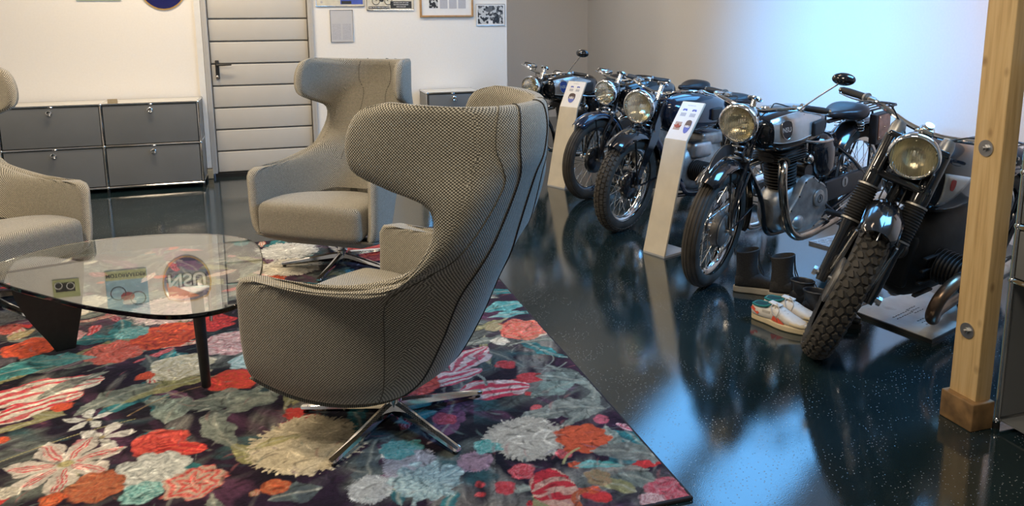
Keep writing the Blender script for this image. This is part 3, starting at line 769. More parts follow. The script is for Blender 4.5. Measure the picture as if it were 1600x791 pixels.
    # far part behind the middle chair and table
    P(fluff, 450, 392, 52, WHT, GRY, 1); P(fluff, 455, 417, 52, CRM, WHT, 2); P(peony, 585, 393, 52, CORAL, RED, PNK, 6, 1); P(peony, 622, 383, 22, LPNK, WHT, RED, 5, 2); Lf(575, 444, 60, 34, .1, DTEAL, (.10, .28, .42), 3); Lf(620, 440, 45, 16, .4, DTEAL, LTEAL, 5)
    P(peony, 12, 428, 42, CORAL, RED, WHT, 7, 3); P(peony, -30, 418, 40, CRM, WHT, GRY, 6, 1); P(fluff, 12, 496, 46, WHT, GRY, 4); P(fluff, 270, 486, 64, LPNK, CRM, 5); P(fluff, 130, 478, 40, CRM, WHT, 6); P(peony, 330, 505, 38, RED, DRED, CORAL, 7, 3)
    Lf(215, 470, 60, 26, .3, GG, GGL, 1); Lf(60, 500, 55, 18, .0, PLUM, (.2, .1, .18), 2); Lf(350, 470, 45, 18, .8, GG, GGL, 8)
    # middle left
    P(peony, 50, 543, 44, ORG, CORAL, RED, 6, 1); P(peony, 109, 526, 24, PNK, WHT, RED, 6, 2); P(peony, 12, 514, 24, CORAL, RED, WHT, 6, 2.4); Lf(31, 523, 24, 13, 1, TAN, OLVL, 2)
    P(peony, 179, 550, 48, CORAL, (.72, .16, .10), LPNK, 9, 1.1); P(peony, 262, 524, 56, ORG, RED, CORAL, 7, 2.2); P(peony, 207, 520, 27, TEAL, LTEAL, WHT, 7, 2)
    Lf(75, 564, 72, 26, .05, TEAL, LTEAL, 4); Lf(25, 580, 52, 26, .3, TEAL, DTEAL, 5); P(peony, 284, 574, 54, CRM, (.66, .56, .32), WHT, 6, .6); P(peony, 358, 536, 48, LPNK, PNK, WHT, 7, 1.7); P(peony, 390, 564, 34, (.42, .56, .60), LTEAL, WHT, 6, 1)
    P(peony, 364, 594, 42, RED, ORG, CORAL, 7, .2); P(peony, 229, 588, 17, ORG, RED, CORAL, 5, .3)
    T(62, 612, 92, 44, .22, (.68, .62, .52), (.56, .03, .05), 1, freq=46); T(45, 640, 78, 28, .5, (.66, .60, .50), (.56, .03, .05), 3, freq=46); P(peony, 99, 635, 17, ORG, CORAL, RED, 5, 1); Lf(250, 606, 84, 20, .35, OLV, OLVL, 1); Lf(180, 620, 70, 24, .6, GG, GGL, 2); Lf(268, 640, 44, 26, 1.3, GG, (.34, .42, .36), 3); Lf(366, 622, 62, 34, -.3, GG, GGL, 4); Lf(395, 625, 52, 30, .5, GG, (.45, .47, .36), 6)
    Lf(110, 600, 60, 15, .7, GG, GGL, 8); Lf(30, 665, 60, 12, .4, OLV, OLVL, 9); stem((0, 722), (210, 655), .006, OLVL, .05); stem((200, 650), (330, 600), .006, (.30, .20, .10), .1)
    def daisy(px, py, r, n, col, seed, core=TAN):
        x, y, t = fp(px, py); R = r*t/f
        for k in range(n):
            a = seed+k*2*math.pi/n; leaf(x+R*.55*math.cos(a), y+R*.55*math.sin(a), R*.52, R*.25, a, tuple(c*.8 for c in col), col, 0)
        peony(x, y, R*.16, core, OLVL, TAN, 5, 0)
    daisy(137, 656, 36, 5, WHT, .4); daisy(162, 683, 46, 5, (.74, .72, .66), .1); P(peony, 447, 604, 28, WHT, GRY, CRM, 6, .4)
    # near left
    P(peony, 250, 692, 46, CORAL, RED, (.72, .12, .12), 6, .9); T(285, 700, 40, 22, -.4, RED, CORAL, 3)
    daisy(100, 726, 84, 7, (.66, .60, .52), .35, OLVL)
    for k in range(7):
        x, y, t = fp(100, 726); R = 84*t/f; a = .35+k*2*math.pi/7; tulip(x+R*.55*math.cos(a), y+R*.55*math.sin(a), R*.42, R*.12, a, (.60, .50, .42), (.56, .03, .05), k, freq=40)
    P(peony, 236, 734, 58, (.58, .60, .56), (.42, .46, .44), WHT, 8, 1.4); P(peony, 305, 754, 52, (.56, .04, .04), CRM, CRM, 7, .4, .2); P(peony, 150, 762, 48, RUST, (.50, .15, .08), TAN, 7, .5); P(peony, 222, 771, 34, LTEAL, TEAL, WHT, 7, .9); P(peony, 82, 781, 21, ORG, RUST, TAN, 5, .2)
    P(peony, 12, 770, 22, CRM, GRY, WHT, 6, .5); P(peony, 396, 772, 12, RUST, TAN, WHT, 5, .3); P(peony, 430, 762, 24, RUST, ORG, TAN, 6, .5)
    # big cream chrysanthemum in front of the chair base
    P(fluff, 478, 694, 96, (.58, .51, .36), (.42, .36, .24), 3); Lf(430, 690, 46, 12, .3, OLV, OLVL, 2)
    P(fluff, 579, 763, 44, (.42, .44, .42), (.20, .22, .24), 1); P(fluff, 640, 725, 46, (.38, .38, .40), (.20, .18, .24), 2); P(peony, 668, 754, 58, (.30, .44, .44), (.16, .28, .32), WHT, 12, 2, .3); P(peony, 623, 701, 34, TEAL, LTEAL, GRY, 9, .5, .3); P(fluff, 742, 722, 34, (.34, .22, .26), (.20, .12, .18), 3)
    P(peony, 696, 655, 20, (.56, .08, .12), RED, PNK, 5, .5); Lf(650, 650, 40, 20, .2, TEAL, GG, 3)
    T(700, 590, 60, 24, .2, (.62, .52, .50), (.50, .03, .08), 2, freq=50); P(peony, 650, 600, 40, CORAL, RED, PNK, 7, .7)
    # right part
    Lf(790, 478, 40, 22, .2, TEAL, LTEAL, 2); Lf(800, 490, 42, 10, .0, LTEAL, TEAL, 3); P(peony, 816, 514, 44, CORAL, (.70, .26, .14), LPNK, 6, .8); P(fluff, 780, 533, 17, CRM, WHT, 5); P(peony, 772, 512, 17, (.34, .30, .18), TAN, OLV, 6, .4)
    T(735, 560, 50, 26, .75, (.60, .48, .46), (.50, .03, .08), 1, freq=55); T(773, 608, 56, 34, -.1, (.52, .035, .07), (.62, .50, .46), 4, freq=55); stem((745, 585), (760, 602), .008, GGL, .1)
    P(peony, 789, 569, 19, RED, (.70, .05, .06), PNK, 4, .5); P(peony, 825, 590, 20, RED, (.70, .05, .06), PNK, 4, 1.5); P(peony, 852, 611, 9, RED, RED, PNK, 4, 1); P(peony, 829, 614, 8, RED, RED, PNK, 4, 1); P(peony, 838, 638, 12, RED, PNK, PNK, 4, 1)
    Lf(880, 590, 44, 24, -.6, GG, (.32, .38, .32), 1); Lf(862, 606, 44, 22, .3, GG, (.28, .40, .34), 2); Lf(895, 636, 54, 30, -.3, (.10, .12, .11), (.34, .36, .30), 3); Lf(845, 648, 46, 20, .1, (.12, .13, .12), GGL, 5)
    stem((835, 575), (885, 566), .005, GGL, -.25); stem((838, 545), (850, 575), .005, GGL, .3)
    P(fluff, 822, 684, 72, (.46, .42, .34), (.30, .28, .23), 4); P(peony, 880, 708, 16, RED, PNK, PNK, 5, .4); P(peony, 911, 684, 46, (.58, .085, .03), ORG, RUST, 9, .4, .2); P(peony, 762, 698, 24, (.03, .28, .24), LTEAL, WHT, 7, .4, .3)
    P(peony, 938, 656, 14, (.50, .08, .14), PNK, RED, 5, .5); T(984, 668, 26, 9, -.9, (.60, .40, .42), (.50, .04, .10), 2)
    Lf(985, 705, 62, 26, -.5, (.10, .11, .10), (.28, .28, .24), 2); Lf(955, 735, 60, 16, -.1, (.12, .12, .11), (.30, .29, .24), 3); Lf(934, 725, 42, 13, -.35, (.03, .26, .22), LTEAL, 4)
    T(864, 764, 36, 56, 0.0, (.42, .02, .03), (.50, .30, .22), 6, freq=80); stem((880, 725), (905, 700), .006, OLVL, .1)
    P(peony, 787, 763, 20, RED, (.62, .05, .08), PNK, 4, .5); P(peony, 752, 757, 12, RED, RED, PNK, 4, .5); P(peony, 815, 737, 24, (.56, .05, .07), RED, LPNK, 5, .5); P(peony, 748, 774, 10, RED, RED, PNK, 4, .5)
    Lf(962, 758, 36, 20, -.7, OLV, (.34, .30, .16), 5); P(peony, 935, 748, 26, (.24, .18, .10), TAN, RUST, 6, .4); stem((905, 791), (918, 765), .012, RUST, .3)
    P(peony, 1046, 770, 46, (.48, .05, .08), (.58, .20, .22), LPNK, 6, .4); P(peony, 1020, 782, 24, LPNK, PNK, CRM, 6, .4)
    # short brush strokes of slightly lighter and darker paint over everything
    for k in range(7000):
        x = X0+rs.rand()*(X1-X0); y = Y0+rs.rand()*(Y1-Y0); L = .012+.035*rs.rand(); W = .0025+.006*rs.rand(); a = rs.rand()*3.14
        w = window(x, y, L)
        if w is None: continue
        dx = X[w]-x; dy = Y[w]-y; c, s = math.cos(a), math.sin(a); u = dx*c+dy*s; v = -dx*s+dy*c+6*(dx*c+dy*s)**2
        al = np.clip(1-(u/L)**2-(v/W)**2, 0, 1)*.85; g = rs.rand()
        if g < .5: C[w] = C[w]*(1-al[..., None]*.62)
        elif g < .85: C[w] = C[w]*(1+al[..., None]*.75)
        else: C[w] = C[w]*(1-al[..., None]*.5)+np.array([(.30, .30, .26), (.16, .24, .22), (.34, .10, .10), (.22, .16, .24)][rs.randint(4)])*al[..., None]*.5
    ST = fbm(26, 5., 41, .2); C *= (.50+.55*NF+.42*ST)[..., None]*.92; lum = C.mean(-1, keepdims=True); C = C*.96+lum*.04
    Z = .012+.0012*(NF-.5)
    V = np.stack([X, Y, Z], -1).reshape(-1, 3)
    idx = np.arange(nx*ny).reshape(ny, nx)
    F = np.stack([idx[:-1, :-1], idx[:-1, 1:], idx[1:, 1:], idx[1:, :-1]], -1).reshape(-1, 4)
    me = bpy.data.meshes.new('rug_pile')
    me.vertices.add(len(V)); me.vertices.foreach_set('co', V.astype(np.float32).ravel())
    me.loops.add(F.size); me.loops.foreach_set('vertex_index', F.astype(np.int32).ravel())
    me.polygons.add(len(F)); me.polygons.foreach_set('loop_start', np.arange(0, F.size, 4, dtype=np.int32))
    me.update(calc_edges=True); me.validate()
    at = me.color_attributes.new('print', 'FLOAT_COLOR', 'POINT')
    rgba = np.ones((nx*ny, 4), dtype=np.float32); rgba[:, :3] = np.clip(C, 0, 1).reshape(-1, 3); at.data.foreach_set('color', rgba.ravel())
    me.polygons.foreach_set('use_smooth', [True]*len(me.polygons))
    me.materials.append(M['rug'])
    root = empty('floral_rug', ((X0+X1)/2, (Y0+Y1)/2, 0)); tag(root, 'large dark rug printed with red, cream and teal flowers under the chairs', 'rug')
    o = bpy.data.objects.new('pile', me); COL.objects.link(o); me.transform(Matrix.Translation((-(X0+X1)/2, -(Y0+Y1)/2, 0))); o.parent = root
    mb = MB(); cx, cy = 0, 0; hw, hh = (X1-X0)/2, (Y1-Y0)/2
    for (c, s) in (((0, -hh, .006), (2*hw+.012, .012, .0125)), ((0, hh, .006), (2*hw+.012, .012, .0125)), ((-hw, 0, .006), (.012, 2*hh, .0125)), ((hw, 0, .006), (.012, 2*hh, .0125))): mb.rbox(c, s, .004)
    mb.box((0, 0, .005), (2*hw, 2*hh, .009))
    mb.build('binding', 'rug_edge', root)
rug()

# ---------------------------------------------------------------- wing chairs
ROWS = [  # ex, ez, W, bx, bz
 (.312, .242, .372, -.11, .140), (.325, .31, .392, -.23, .245), (.328, .48, .400, -.33, .41), (.302, .598, .400, -.400, .56),
 (.06, .588, .392, -.445, .66), (-.215, .602, .365, -.475, .74), (-.330, .69, .328, -.505, .82), (-.385, .80, .300, -.535, .90),
 (-.370, .885, .300, -.555, .955), (-.24, .935, .328, -.572, 1.00), (-.135, .985, .350, -.580, 1.05), (-.120, 1.075, .354, -.583, 1.10), (-.165, 1.16, .346, -.575, 1.15), (-.26, 1.19, .335, -.555, 1.185)]
def chair_shell(NV=54, NS=72):
    ctl = [Vector((*r, 0)[:4]) for r in ROWS]
    def row(v):
        x = v*(len(ROWS)-1); i = min(int(x), len(ROWS)-2); t = x-i
        g = lambda k: ROWS[max(0, min(len(ROWS)-1, k))]
        a, b, c, d = g(i-1), g(i), g(i+1), g(i+2)
        return [.5*((2*b[k])+(c[k]-a[k])*t+(2*a[k]-5*b[k]+4*c[k]-d[k])*t*t+(3*b[k]-a[k]-3*c[k]+d[k])*t**3) for k in range(5)]
    cl = lambda t: .5-.5*math.cos(math.pi*t)           # cluster samples at the rims
    vs_ = [(.25*i/(NV)+.75*cl(i/NV)) for i in range(NV+1)]
    P = np.zeros((NV+1, NS+1, 3))
    for i, v in enumerate(vs_):
        ex, ez, W, bx, bz = row(v); nexp = 2.15
        for j in range(NS+1):
            s = -1+2*j/NS; s = math.copysign(min(1.0, abs(s))**.82, s)
            a = abs(s)*math.pi/2
            y = W*max(0.0, math.sin(a))**(2/nexp); q = max(0.0, math.cos(a))**(2/nexp)
            x = ex-(ex-bx)*q
            k = max(0.0, (x-bx)/(ex-bx)) if abs(ex-bx) > 1e-6 else 0
            z = bz+(ez-bz)*k**1.15
            P[i, j] = (x, math.copysign(y, s), z)
    # re-sample each row by arc length, clustered at the rims
    Q = np.zeros_like(P); U = np.zeros((NV+1, NS+1))
    for i in range(NV+1):
        d = np.r_[0, np.cumsum(np.linalg.norm(np.diff(P[i], axis=0), axis=1))]; Lh = d[-1]
        tt = np.array([.45*j/NS+.55*(.5-.5*math.cos(math.pi*j/NS)) for j in range(NS+1)])*Lh
        for k in range(3): Q[i, :, k] = np.interp(tt, d, P[i, :, k])
        U[i] = tt-Lh/2
    du = np.gradient(Q, axis=1); dv = np.gradient(Q, axis=0)
    sp_ = np.gradient(Q[:, NS//2, :], axis=0); sp_ /= np.linalg.norm(sp_, axis=1, keepdims=True)+1e-9
    exr = np.array([row(v)[0] for v in vs_])[:, None]; bxr = Q[:, NS//2, 0][:, None]; kk = np.clip((Q[..., 0]-bxr)/(exr-bxr+1e-6), 0, 1)[..., None]
    dv = sp_[:, None, :]*(1-kk)+np.array([0, 0, 1.])*kk
    N = np.cross(du, dv); N /= np.linalg.norm(N, axis=2, keepdims=True)+1e-9
    if N[NV//3, NS//2, 0] > 0: N = -N
    dj = np.linalg.norm(np.diff(Q, axis=1), axis=2); cj = np.concatenate([np.zeros((NV+1, 1)), np.cumsum(dj, axis=1)], 1); bd = np.concatenate([Q[0], Q[-1], Q[:, 0], Q[:, -1]]); eu = np.min(np.linalg.norm(Q[:, :, None, :]-bd[None, None], axis=3), axis=2)
    di = np.linalg.norm(np.diff(Q, axis=0), axis=2); ci = np.concatenate([np.zeros((1, NS+1)), np.cumsum(di, axis=0)], 0); ev = np.minimum(ci, ci[-1:, :]-ci)
    h = .030; rr = .034
    def prof(d): q = np.clip(d/rr, 0, 1); return np.sqrt(np.clip(1-(1-q)**2, 0, 1))
    hh = h*prof(eu)
    outer = Q-N*(h-hh)[..., None]; inner = Q-N*(h+hh)[..., None]
    return Q, N, outer, inner, U, ci, NV, NS
CH = chair_shell()
def grid_faces(nv, ns, o=0, flip=False):
    f = []
    for i in range(nv):
        for j in range(ns):
            a = o+i*(ns+1)+j; q = (a, a+1, a+ns+2, a+ns+1); f.append(q[::-1] if flip else q)
    return f
def make_chair(label, loc, rz, legrot):
    Q, N, outer, inner, U, ci, NV, NS = CH
    t = empty('wing_chair', loc, rz); tag(t, label, 'armchair')
    nvt = (NV+1)*(NS+1)
    mb = MB(); vs = [tuple(p) for p in outer.reshape(-1, 3)]+[tuple(p) for p in inner.reshape(-1, 3)]
    fs = grid_faces(NV, NS, 0, True)+grid_faces(NV, NS, nvt, False)
    def st(i0, j0, i1, j1):
        a = i0*(NS+1)+j0; b = i1*(NS+1)+j1; fs.append((a, b, b+nvt, a+nvt))
    for j in range(NS): st(0, j, 0, j+1); st(NV, j+1, NV, j)
    for i in range(NV): st(i+1, 0, i, 0); st(i, NS, i+1, NS)
    mb.add(vs, fs); bx_ = Q[:, NS//2, 0][:, None]; uu = np.sign(U)*(np.abs(Q[..., 1])+(Q[..., 0]-bx_)); uv = 'box'
    shell = mb.build('shell', 'fabric', t, uvs=uv, ang=None)
    # seams follow columns of the outer skin
    def col_line(frac, i0, i1, off=.0015, side=outer, sgn=1):
        out = []
        for i in range(i0, i1+1):
            u = U[i]; L = u[-1]; tgt = frac(i/NV)*L
            out.append(tuple(np.array([np.interp(tgt, u, side[i, :, k]) for k in range(3)])+sgn*off*np.array([np.interp(tgt, u, N[i, :, k]) for k in range(3)])))
        return out
    for sg in (-1, 1):
        mb = MB(); mb.tube(col_line(lambda v: sg*(.15-.02*v), 1, NV-1), .0030, 6); mb.build('zip_seam', 'seam_dark', shell)
        mb = MB(); mb.tube(col_line(lambda v: sg*(.27 if v > .66 else .27+.20*((.66-v)/.26)**1.3), int(NV*.40), NV-1, .0008), .0018, 5); mb.build('panel_seam', 'seam', shell)
        mb = MB(); mb.tube(col_line(lambda v: sg*(.27+.19*(v/.40)**1.2), 1, int(NV*.40), .0008), .0018, 5); mb.build('panel_seam', 'seam', shell)
        mb = MB(); mb.tube(col_line(lambda v: sg*.215, int(NV*.30), NV-2, .0008, inner, -1), .0018, 5); mb.build('panel_seam', 'seam', shell)
    # underside pan
    mb = MB(); base = [Vector(Q[0, j]) for j in range(0, NS+1)]
    fr_ = [Vector((base[-1].x+(base[0].x-base[-1].x)*k/8, base[-1].y+(base[0].y-base[-1].y)*k/8, base[-1].z)) for k in range(1, 8)]
    ring = base+fr_; cen = Vector((.0, 0, .125)); secs = []
    for s, zz in ((1.0, 0), (.86, .30), (.62, .66), (.33, .92), (.06, 1)):
        secs.append([Vector((cen.x+(p.x-cen.x)*s, p.y*s, p.z+(cen.z-p.z)*zz)) for p in ring])
    mb.loft(secs); mb.build('underside', 'fabric', t, uvs='box', ang=None)
    # seat cushion
    def warp(x, y, z):
        k = (x+.28)/.56; w = .40+.60*min(1, max(0, k)*1.5)**.6; zz = z+.022*math.sin(max(0, min(1, k))*math.pi)*(1 if z > 0 else 0)-(.05*(1-k) if z > 0 else -.085*(1-min(1, max(0, k))))
        zz += .012*(1-(y/.3)**2) if z > 0 else 0
        return (x+(.018*(1-(y/.3)**2) if x > .2 else 0), y*w, zz)
    mb = MB(); mb.rbox((.090, 0, .335), (.56, .635, .195), .045, warp=warp, sub=8)
    mb.build('seat_cushion', 'fabric', t, uvs='box', ang=None)
    # small hidden tab
    jt = int(NS*.40); it = int(np.argmin(np.abs(outer[:, jt, 2]-.47))); q_ = outer[it, jt]+N[it, jt]*.004
    mb = MB(); mb.rbox(tuple(q_), (.018, .022, .045), .003, rz=math.atan2(N[it, jt, 1], N[it, jt, 0])); mb.build('black_tab', 'plastic_black', shell)
    # pedestal
    mb = MB(); mb.lathe([(0, .055), (.030, .055), (.031, .085), (.026, .092), (.024, .15), (.0, .15)], (0, 0, 0), (0, 0, 1), 28); col = mb.build('column', 'chrome', t)
    mb = MB(); mb.rbox((0, 0, .155), (.20, .18, .02), .008); mb.build('seat_plate', 'black_satin', t)
    for k in range(5):
        a = legrot+k*2*math.pi/5; d = Vector((math.cos(a), math.sin(a), 0)); n_ = Vector((-d.y, d.x, 0))
        secs = []
        for (r, zt, w_, hgt) in ((.012, .076, .019, .030), (.06, .072, .018, .027), (.16, .055, .0165, .020), (.30, .034, .0155, .013), (.345, .028, .015, .011), (.352, .0245, .011, .006)):
            c = d*r; sec = []
            for (u, z) in ((-1, -.15), (-.55, -1), (.55, -1), (1, -.15), (.80, .75), (.0, 1), (-.80, .75)):
                sec.append(c+n_*(u*w_)+Vector((0, 0, zt-hgt+z*hgt*.9)))
            secs.append(sec)
        mb = MB(); mb.loft(secs); lg = mb.build('leg', 'chrome', t, ang=25)
        mb = MB(); mb.cyl((d.x*.335, d.y*.335, .0005), (d.x*.335, d.y*.335, .012), .010, 12); mb.build('glide', 'plastic_black', lg)
    return t
RUGZ = .0125
c3 = make_chair('nearest grey woven wing chair, seen from behind, standing right of the glass table', (.350, 2.625, RUGZ), R_(134), R_(10.5-134))
c2 = make_chair('grey woven wing chair facing the camera in front of the ivory door', (.335, 4.518, RUGZ), R_(236), R_(7))
c1 = make_chair('wing chair cut by the left edge of the picture, its arm before the wide cabinet', (-1.44, 4.36, RUGZ), R_(315), R_(0))

# ---------------------------------------------------------------- glass table
def table():
    cx, cy = -.62, 3.42
    t = empty('glass_coffee_table', (cx, cy, RUGZ+.0025)); tag(t, 'low triangular glass table on two curved black wooden legs, left of the nearest chair', 'table')
    ctl = [(-1.175, 3.60), (-1.06, 3.43), (-.909, 3.271), (-.72, 3.085), (-.547, 2.955), (-.43, 2.885), (-.323, 2.860), (-.215, 2.885), (-.145, 2.965), (-.098, 3.20), (-.088, 3.50), (-.13, 3.76), (-.27, 3.925), (-.48, 4.02), (-.711, 4.045), (-.92, 4.01), (-1.09, 3.90), (-1.19, 3.76)]
    out = [(p.x-cx, p.y-cy) for p in catmull([(a, b, 0) for a, b in ctl], 5, True)]
    n = len(out); zt = .40-RUGZ; th = .019
    def ins(d):
        r = []
        for i in range(n):
            a = Vector(out[i-1]); b = Vector(out[(i+1) % n]); q = (b-a).normalized(); nn = Vector((-q.y, q.x)); r.append((out[i][0]+nn.x*d, out[i][1]+nn.y*d))
        return r
    area_ = sum(out[i][0]*out[(i+1) % n][1]-out[(i+1) % n][0]*out[i][1] for i in range(n)); sg = 1 if area_ > 0 else -1
    secs = [[Vector((x, y, z)) for (x, y) in ins(sg*d)] for (d, z) in ((.003, zt-th), (0, zt-th+.003), (0, zt-.003), (.003, zt))]
    mb = MB(); mb.loft(secs); mb.build('glass_top', 'glass', t, ang=40)
    # upright fin, broad at the top and narrow at the foot
    prof = [(-.150, .385), (.150, .385), (.128, .30), (.090, .18), (.055, .08), (.032, .0), (-.040, .0), (-.055, .05), (-.100, .14), (-.135, .24), (-.148, .32)]
    rgt = catmull([(.150, .385, 0), (.143, .30, 0), (.122, .18, 0), (.096, .07, 0), (.080, 0, 0)], 4); lft = catmull([(.000, 0, 0), (-.030, .06, 0), (-.092, .17, 0), (-.135, .28, 0), (-.150, .385, 0)], 4)
    pr = rgt+lft
    m = frame((-.985-cx+.01, 3.655-cy, 0), (.955, .30, 0), (0, 0, 1)); m = m @ Matrix.Translation((0, 0, -.018))
    mb = MB(); mb.prism([(p.x*.94, max(0, p.y)*(zt-th)/.385) for p in pr], .036, m); mb.build('wooden_leg', 'black_wood', t, ang=30)
    # second leg seen edge on, with its arm running back under the glass
    lx, ly = -.320-cx, 3.10-cy
    m2 = frame((lx, ly, 0), (-.30, .955, 0), (0, 0, 1)) @ Matrix.Translation((0, 0, -.02))
    prof2 = [(.0, .0), (.05, .0), (.07, .10), (.10, .22), (.15, .31), (.22, .35), (.22, .385), (.0, .385), (-.02, .30), (-.03, .2), (-.02, .1)]
    mb = MB(); mb.tube([(lx, ly, 0), (lx-.002, ly, .12), (lx-.006, ly+.004, .26), (lx-.010, ly+.010, zt-th-.0005)], [.021, .023, .026, .029], 20, flat=((.3, -.95, 0), 1.15, .85)); lg = mb.build('wooden_leg', 'black_wood', t, ang=40)
    mb = MB(); mb.cyl((lx+.035, ly+.02, zt-th-.11), (lx+.035, ly+.02, zt-th-.001), .006, 12); mb.build('metal_pin', 'chrome', lg)
table()

# ---------------------------------------------------------------- information stands
def pylon(label, P0, wdir, W, bend_z, top_z, lean, back, head_back, tilt_text):
    """P0 front left foot corner, wdir along the width (left to right in view)"""
    wv = Vector((*wdir, 0)).normalized(); dv = Vector((-wv.y, wv.x, 0))
    if dv.x < 0: dv = -dv
    t = empty('information_stand', (P0[0], P0[1], 0)); tag(t, label, 'stand')
    T = .012
    def plate(a, b, nm, mat='pylon'):
        # sheet from edge a to edge b (points in the dv/z plane), width W
        a = Vector(a); b = Vector(b); d = (b-a).normalized(); nrm = Vector((-d.y, d.x))*T
        mb = MB()
        q = [a, b, b-nrm, a-nrm]
        vs = [dv*p.x+Vector((0, 0, p.y))+wv*s for s in (0, W) for p in q]
        mb.add(vs, [(0, 1, 2, 3), (7, 6, 5, 4), (0, 4, 5, 1), (1, 5, 6, 2), (2, 6, 7, 3), (3, 7, 4, 0)])
        return mb.build(nm, mat, t, smooth=False)
    plate((0, T), (.22, T), 'base_plate', 'base_sheet'); plate((0, T), (lean, bend_z), 'column_sheet'); hd = plate((lean, bend_z), (lean+head_back, top_z), 'head_panel')
    a = dv*lean+Vector((0, 0, bend_z)); up = (dv*head_back+Vector((0, 0, top_z-bend_z))); L = up.length; up.normalize()
    nn = wv.cross(up)
    flip = -1 if nn.dot(dv) > 0 else 1
    F = frame(a+wv*(W/2), wv, up)
    fl = F if flip == 1 else F
    nz_ = (fl.col[2].to_3d()); s = 1
    out = .0015 if nz_.dot(dv) < 0 else -.0015
    def fl_box(cx, cy, w_, h_, m_, nm, lift=1):
        mb = MB(); mb.box((cx, cy, out*lift/1.5*.8), (w_, h_, abs(out)), m=fl); return mb.build(nm, m_, hd, smooth=False)
    fl_box(0, L*.5, W*.96, L*.97, 'paper', 'information_sheet')
    tl = Matrix.Translation((0, 0, out*2.2))
    text_obj('MOTORRAD', .011, 'paper_grey', fl @ Matrix.Translation((0, L*.90, out*1.5)), hd, 'lettering', .0002)
    for cx in (-.035, .037):
        mb = MB(); mb.cyl((cx-.011, L*.775, out*1.2), (cx-.011, L*.775, out*2.2), .006, 10, m=fl); mb.cyl((cx+.011, L*.775, out*1.2), (cx+.011, L*.775, out*2.2), .006, 10, m=fl); mb.box((cx, L*.79, out*1.7), (.026, .010, abs(out)), m=fl); mb.build('blue_pictogram', 'picto_blue', hd)
        fl_box(cx, L*.66, .042, L*.09, 'print_fine', 'text_block', 2)
    k = -1 if tilt_text == 1 else 0
    if tilt_text == 2:
        fl_box(-.036, L*.36, .050, L*.21, 'picto_pink', 'photo_print', 2)
        mb = MB(); mb.prism([(-.036+x*.03, L*.36+y*.018) for x, y in ((-1, .3), (-.4, .1), (0, 1), (.4, .1), (1, .3), (.6, -.5), (0, -1), (-.6, -.5))], out*.7, fl @ Matrix.Translation((0, 0, out*2.2))); mb.build('red_winged_badge', 'emblem_red', hd)
    cx = .04 if tilt_text == 2 else .0
    cy = L*.36
    sh = shield(.046 if tilt_text == 2 else .075, L*(.34 if tilt_text == 2 else .36))
    mb = MB(); mb.prism([(cx+x, cy+y) for x, y in sh], out*.7, fl @ Matrix.Translation((0, 0, out*2.0))); mb.build('shield_emblem', 'picto_blue', hd)
    mb = MB(); mb.prism([(cx+x, cy+y) for x, y in sh if y > -.006 or False], out*.5, fl @ Matrix.Translation((0, 0, out*2.8))); mb.build('shield_top', 'shield_brown', hd)
    text_obj('NSU', .020 if tilt_text == 2 else .03, 'paper', fl @ Matrix.Translation((cx, cy, out*3.6)), hd, 'lettering', .0003, .9, .001)
    return t
M['picto_blue'] = simple('blue_ink', (.10, .14, .48), .5, vary=.05)
M['picto_pink'] = simple('tan_pink_print', (.42, .30, .25), .5, vary=.1)
M['shield_brown'] = simple('dark_brown_ink', (.07, .04, .04), .4, vary=.1)
pylon('cream information stand with shield and red badge, in front of the knobbly-tyred flat twin', (2.132, 4.204), (.35, -.937), .170, .695, .915, .17, 0, .16, 2)
pylon('cream bent-metal information stand with a single shield, farther back beside the nearest chair back', (2.215, 6.20), (.43, -.90), .205, .675, .89, .15, 0, .11, 1)

# ---------------------------------------------------------------- boards and plates on the floor
def board(name, label, pts, th, mat, cat, edge='usm_dark'):
    c = Vector((sum(p[0] for p in pts)/len(pts), sum(p[1] for p in pts)/len(pts), 0))
    t = empty(name, c); tag(t, label, cat)
    mb = MB(); mb.prism([(p[0]-c.x, p[1]-c.y) for p in pts], th); mb.build('slab', edge, t, smooth=False)
    mb = MB(); mb.prism([(c2_[0]*.975, c2_[1]*.975) for c2_ in [(p[0]-c.x, p[1]-c.y) for p in pts]], .002, Matrix.Translation((0, 0, th))); top = mb.build('top_sheet', mat, t, smooth=False)
    return t, top, c
M['print_mark'] = simple('dark_stencil_mark', (.07, .065, .06), .5, vary=.2)
t, top, c = board('drip_board', 'stained printed board lying on the floor under the rightmost motorcycle', [(2.640, 2.975), (2.725, 2.565), (3.27, 2.76), (3.20, 3.15)], .016, 'board', 'board')
for (u, v, n_, m_) in ((.15, .30, 7, 2), (.42, .25, 4, 3), (.30, .62, 5, 3)):
    for i in range(n_):
        for j in range(m_):
            a = Vector((2.69-c.x, 2.90-c.y, .0255)); x = a.x+.50*u+i*.022+j*.004; y = a.y+.16*u*1.0-.30*v-j*.022+i*.008
            mb = MB(); mb.box((x, y, .0186), (.014, .004, .001), .5 if (i+j) % 2 else .2); mb.build('printed_mark', 'print_mark', top, smooth=False)
mb = MB(); mb.prism([(-.012, -.18), (.012, -.18), (.012, .18), (-.012, .18)], .02)

def chequer(loc, rz, sx, sy, label):
    t = empty('chequer_plate', loc, rz); tag(t, label, 'metal plate')
    mb = MB(); mb.box((0, 0, .008), (sx, sy, .016)); pl = mb.build('plate', 'steel', t, smooth=False)
    nx, ny = int(sx/.035), int(sy/.035); mb = MB()
    for i in range(nx):
        for j in range(ny):
            mb.box((-sx/2+.02+i*.035, -sy/2+.018+j*.035, .0172), (.022, .006, .0025), R_(45) if (i+j) % 2 else R_(-45))
    o = mb.build('raised_bars', 'base_sheet', t, smooth=False); o['kind'] = 'stuff'
chequer((3.50, 3.98, 0), R_(15), .52, .26, 'silver chequer plate on the floor under the rear of the second motorcycle from the right')

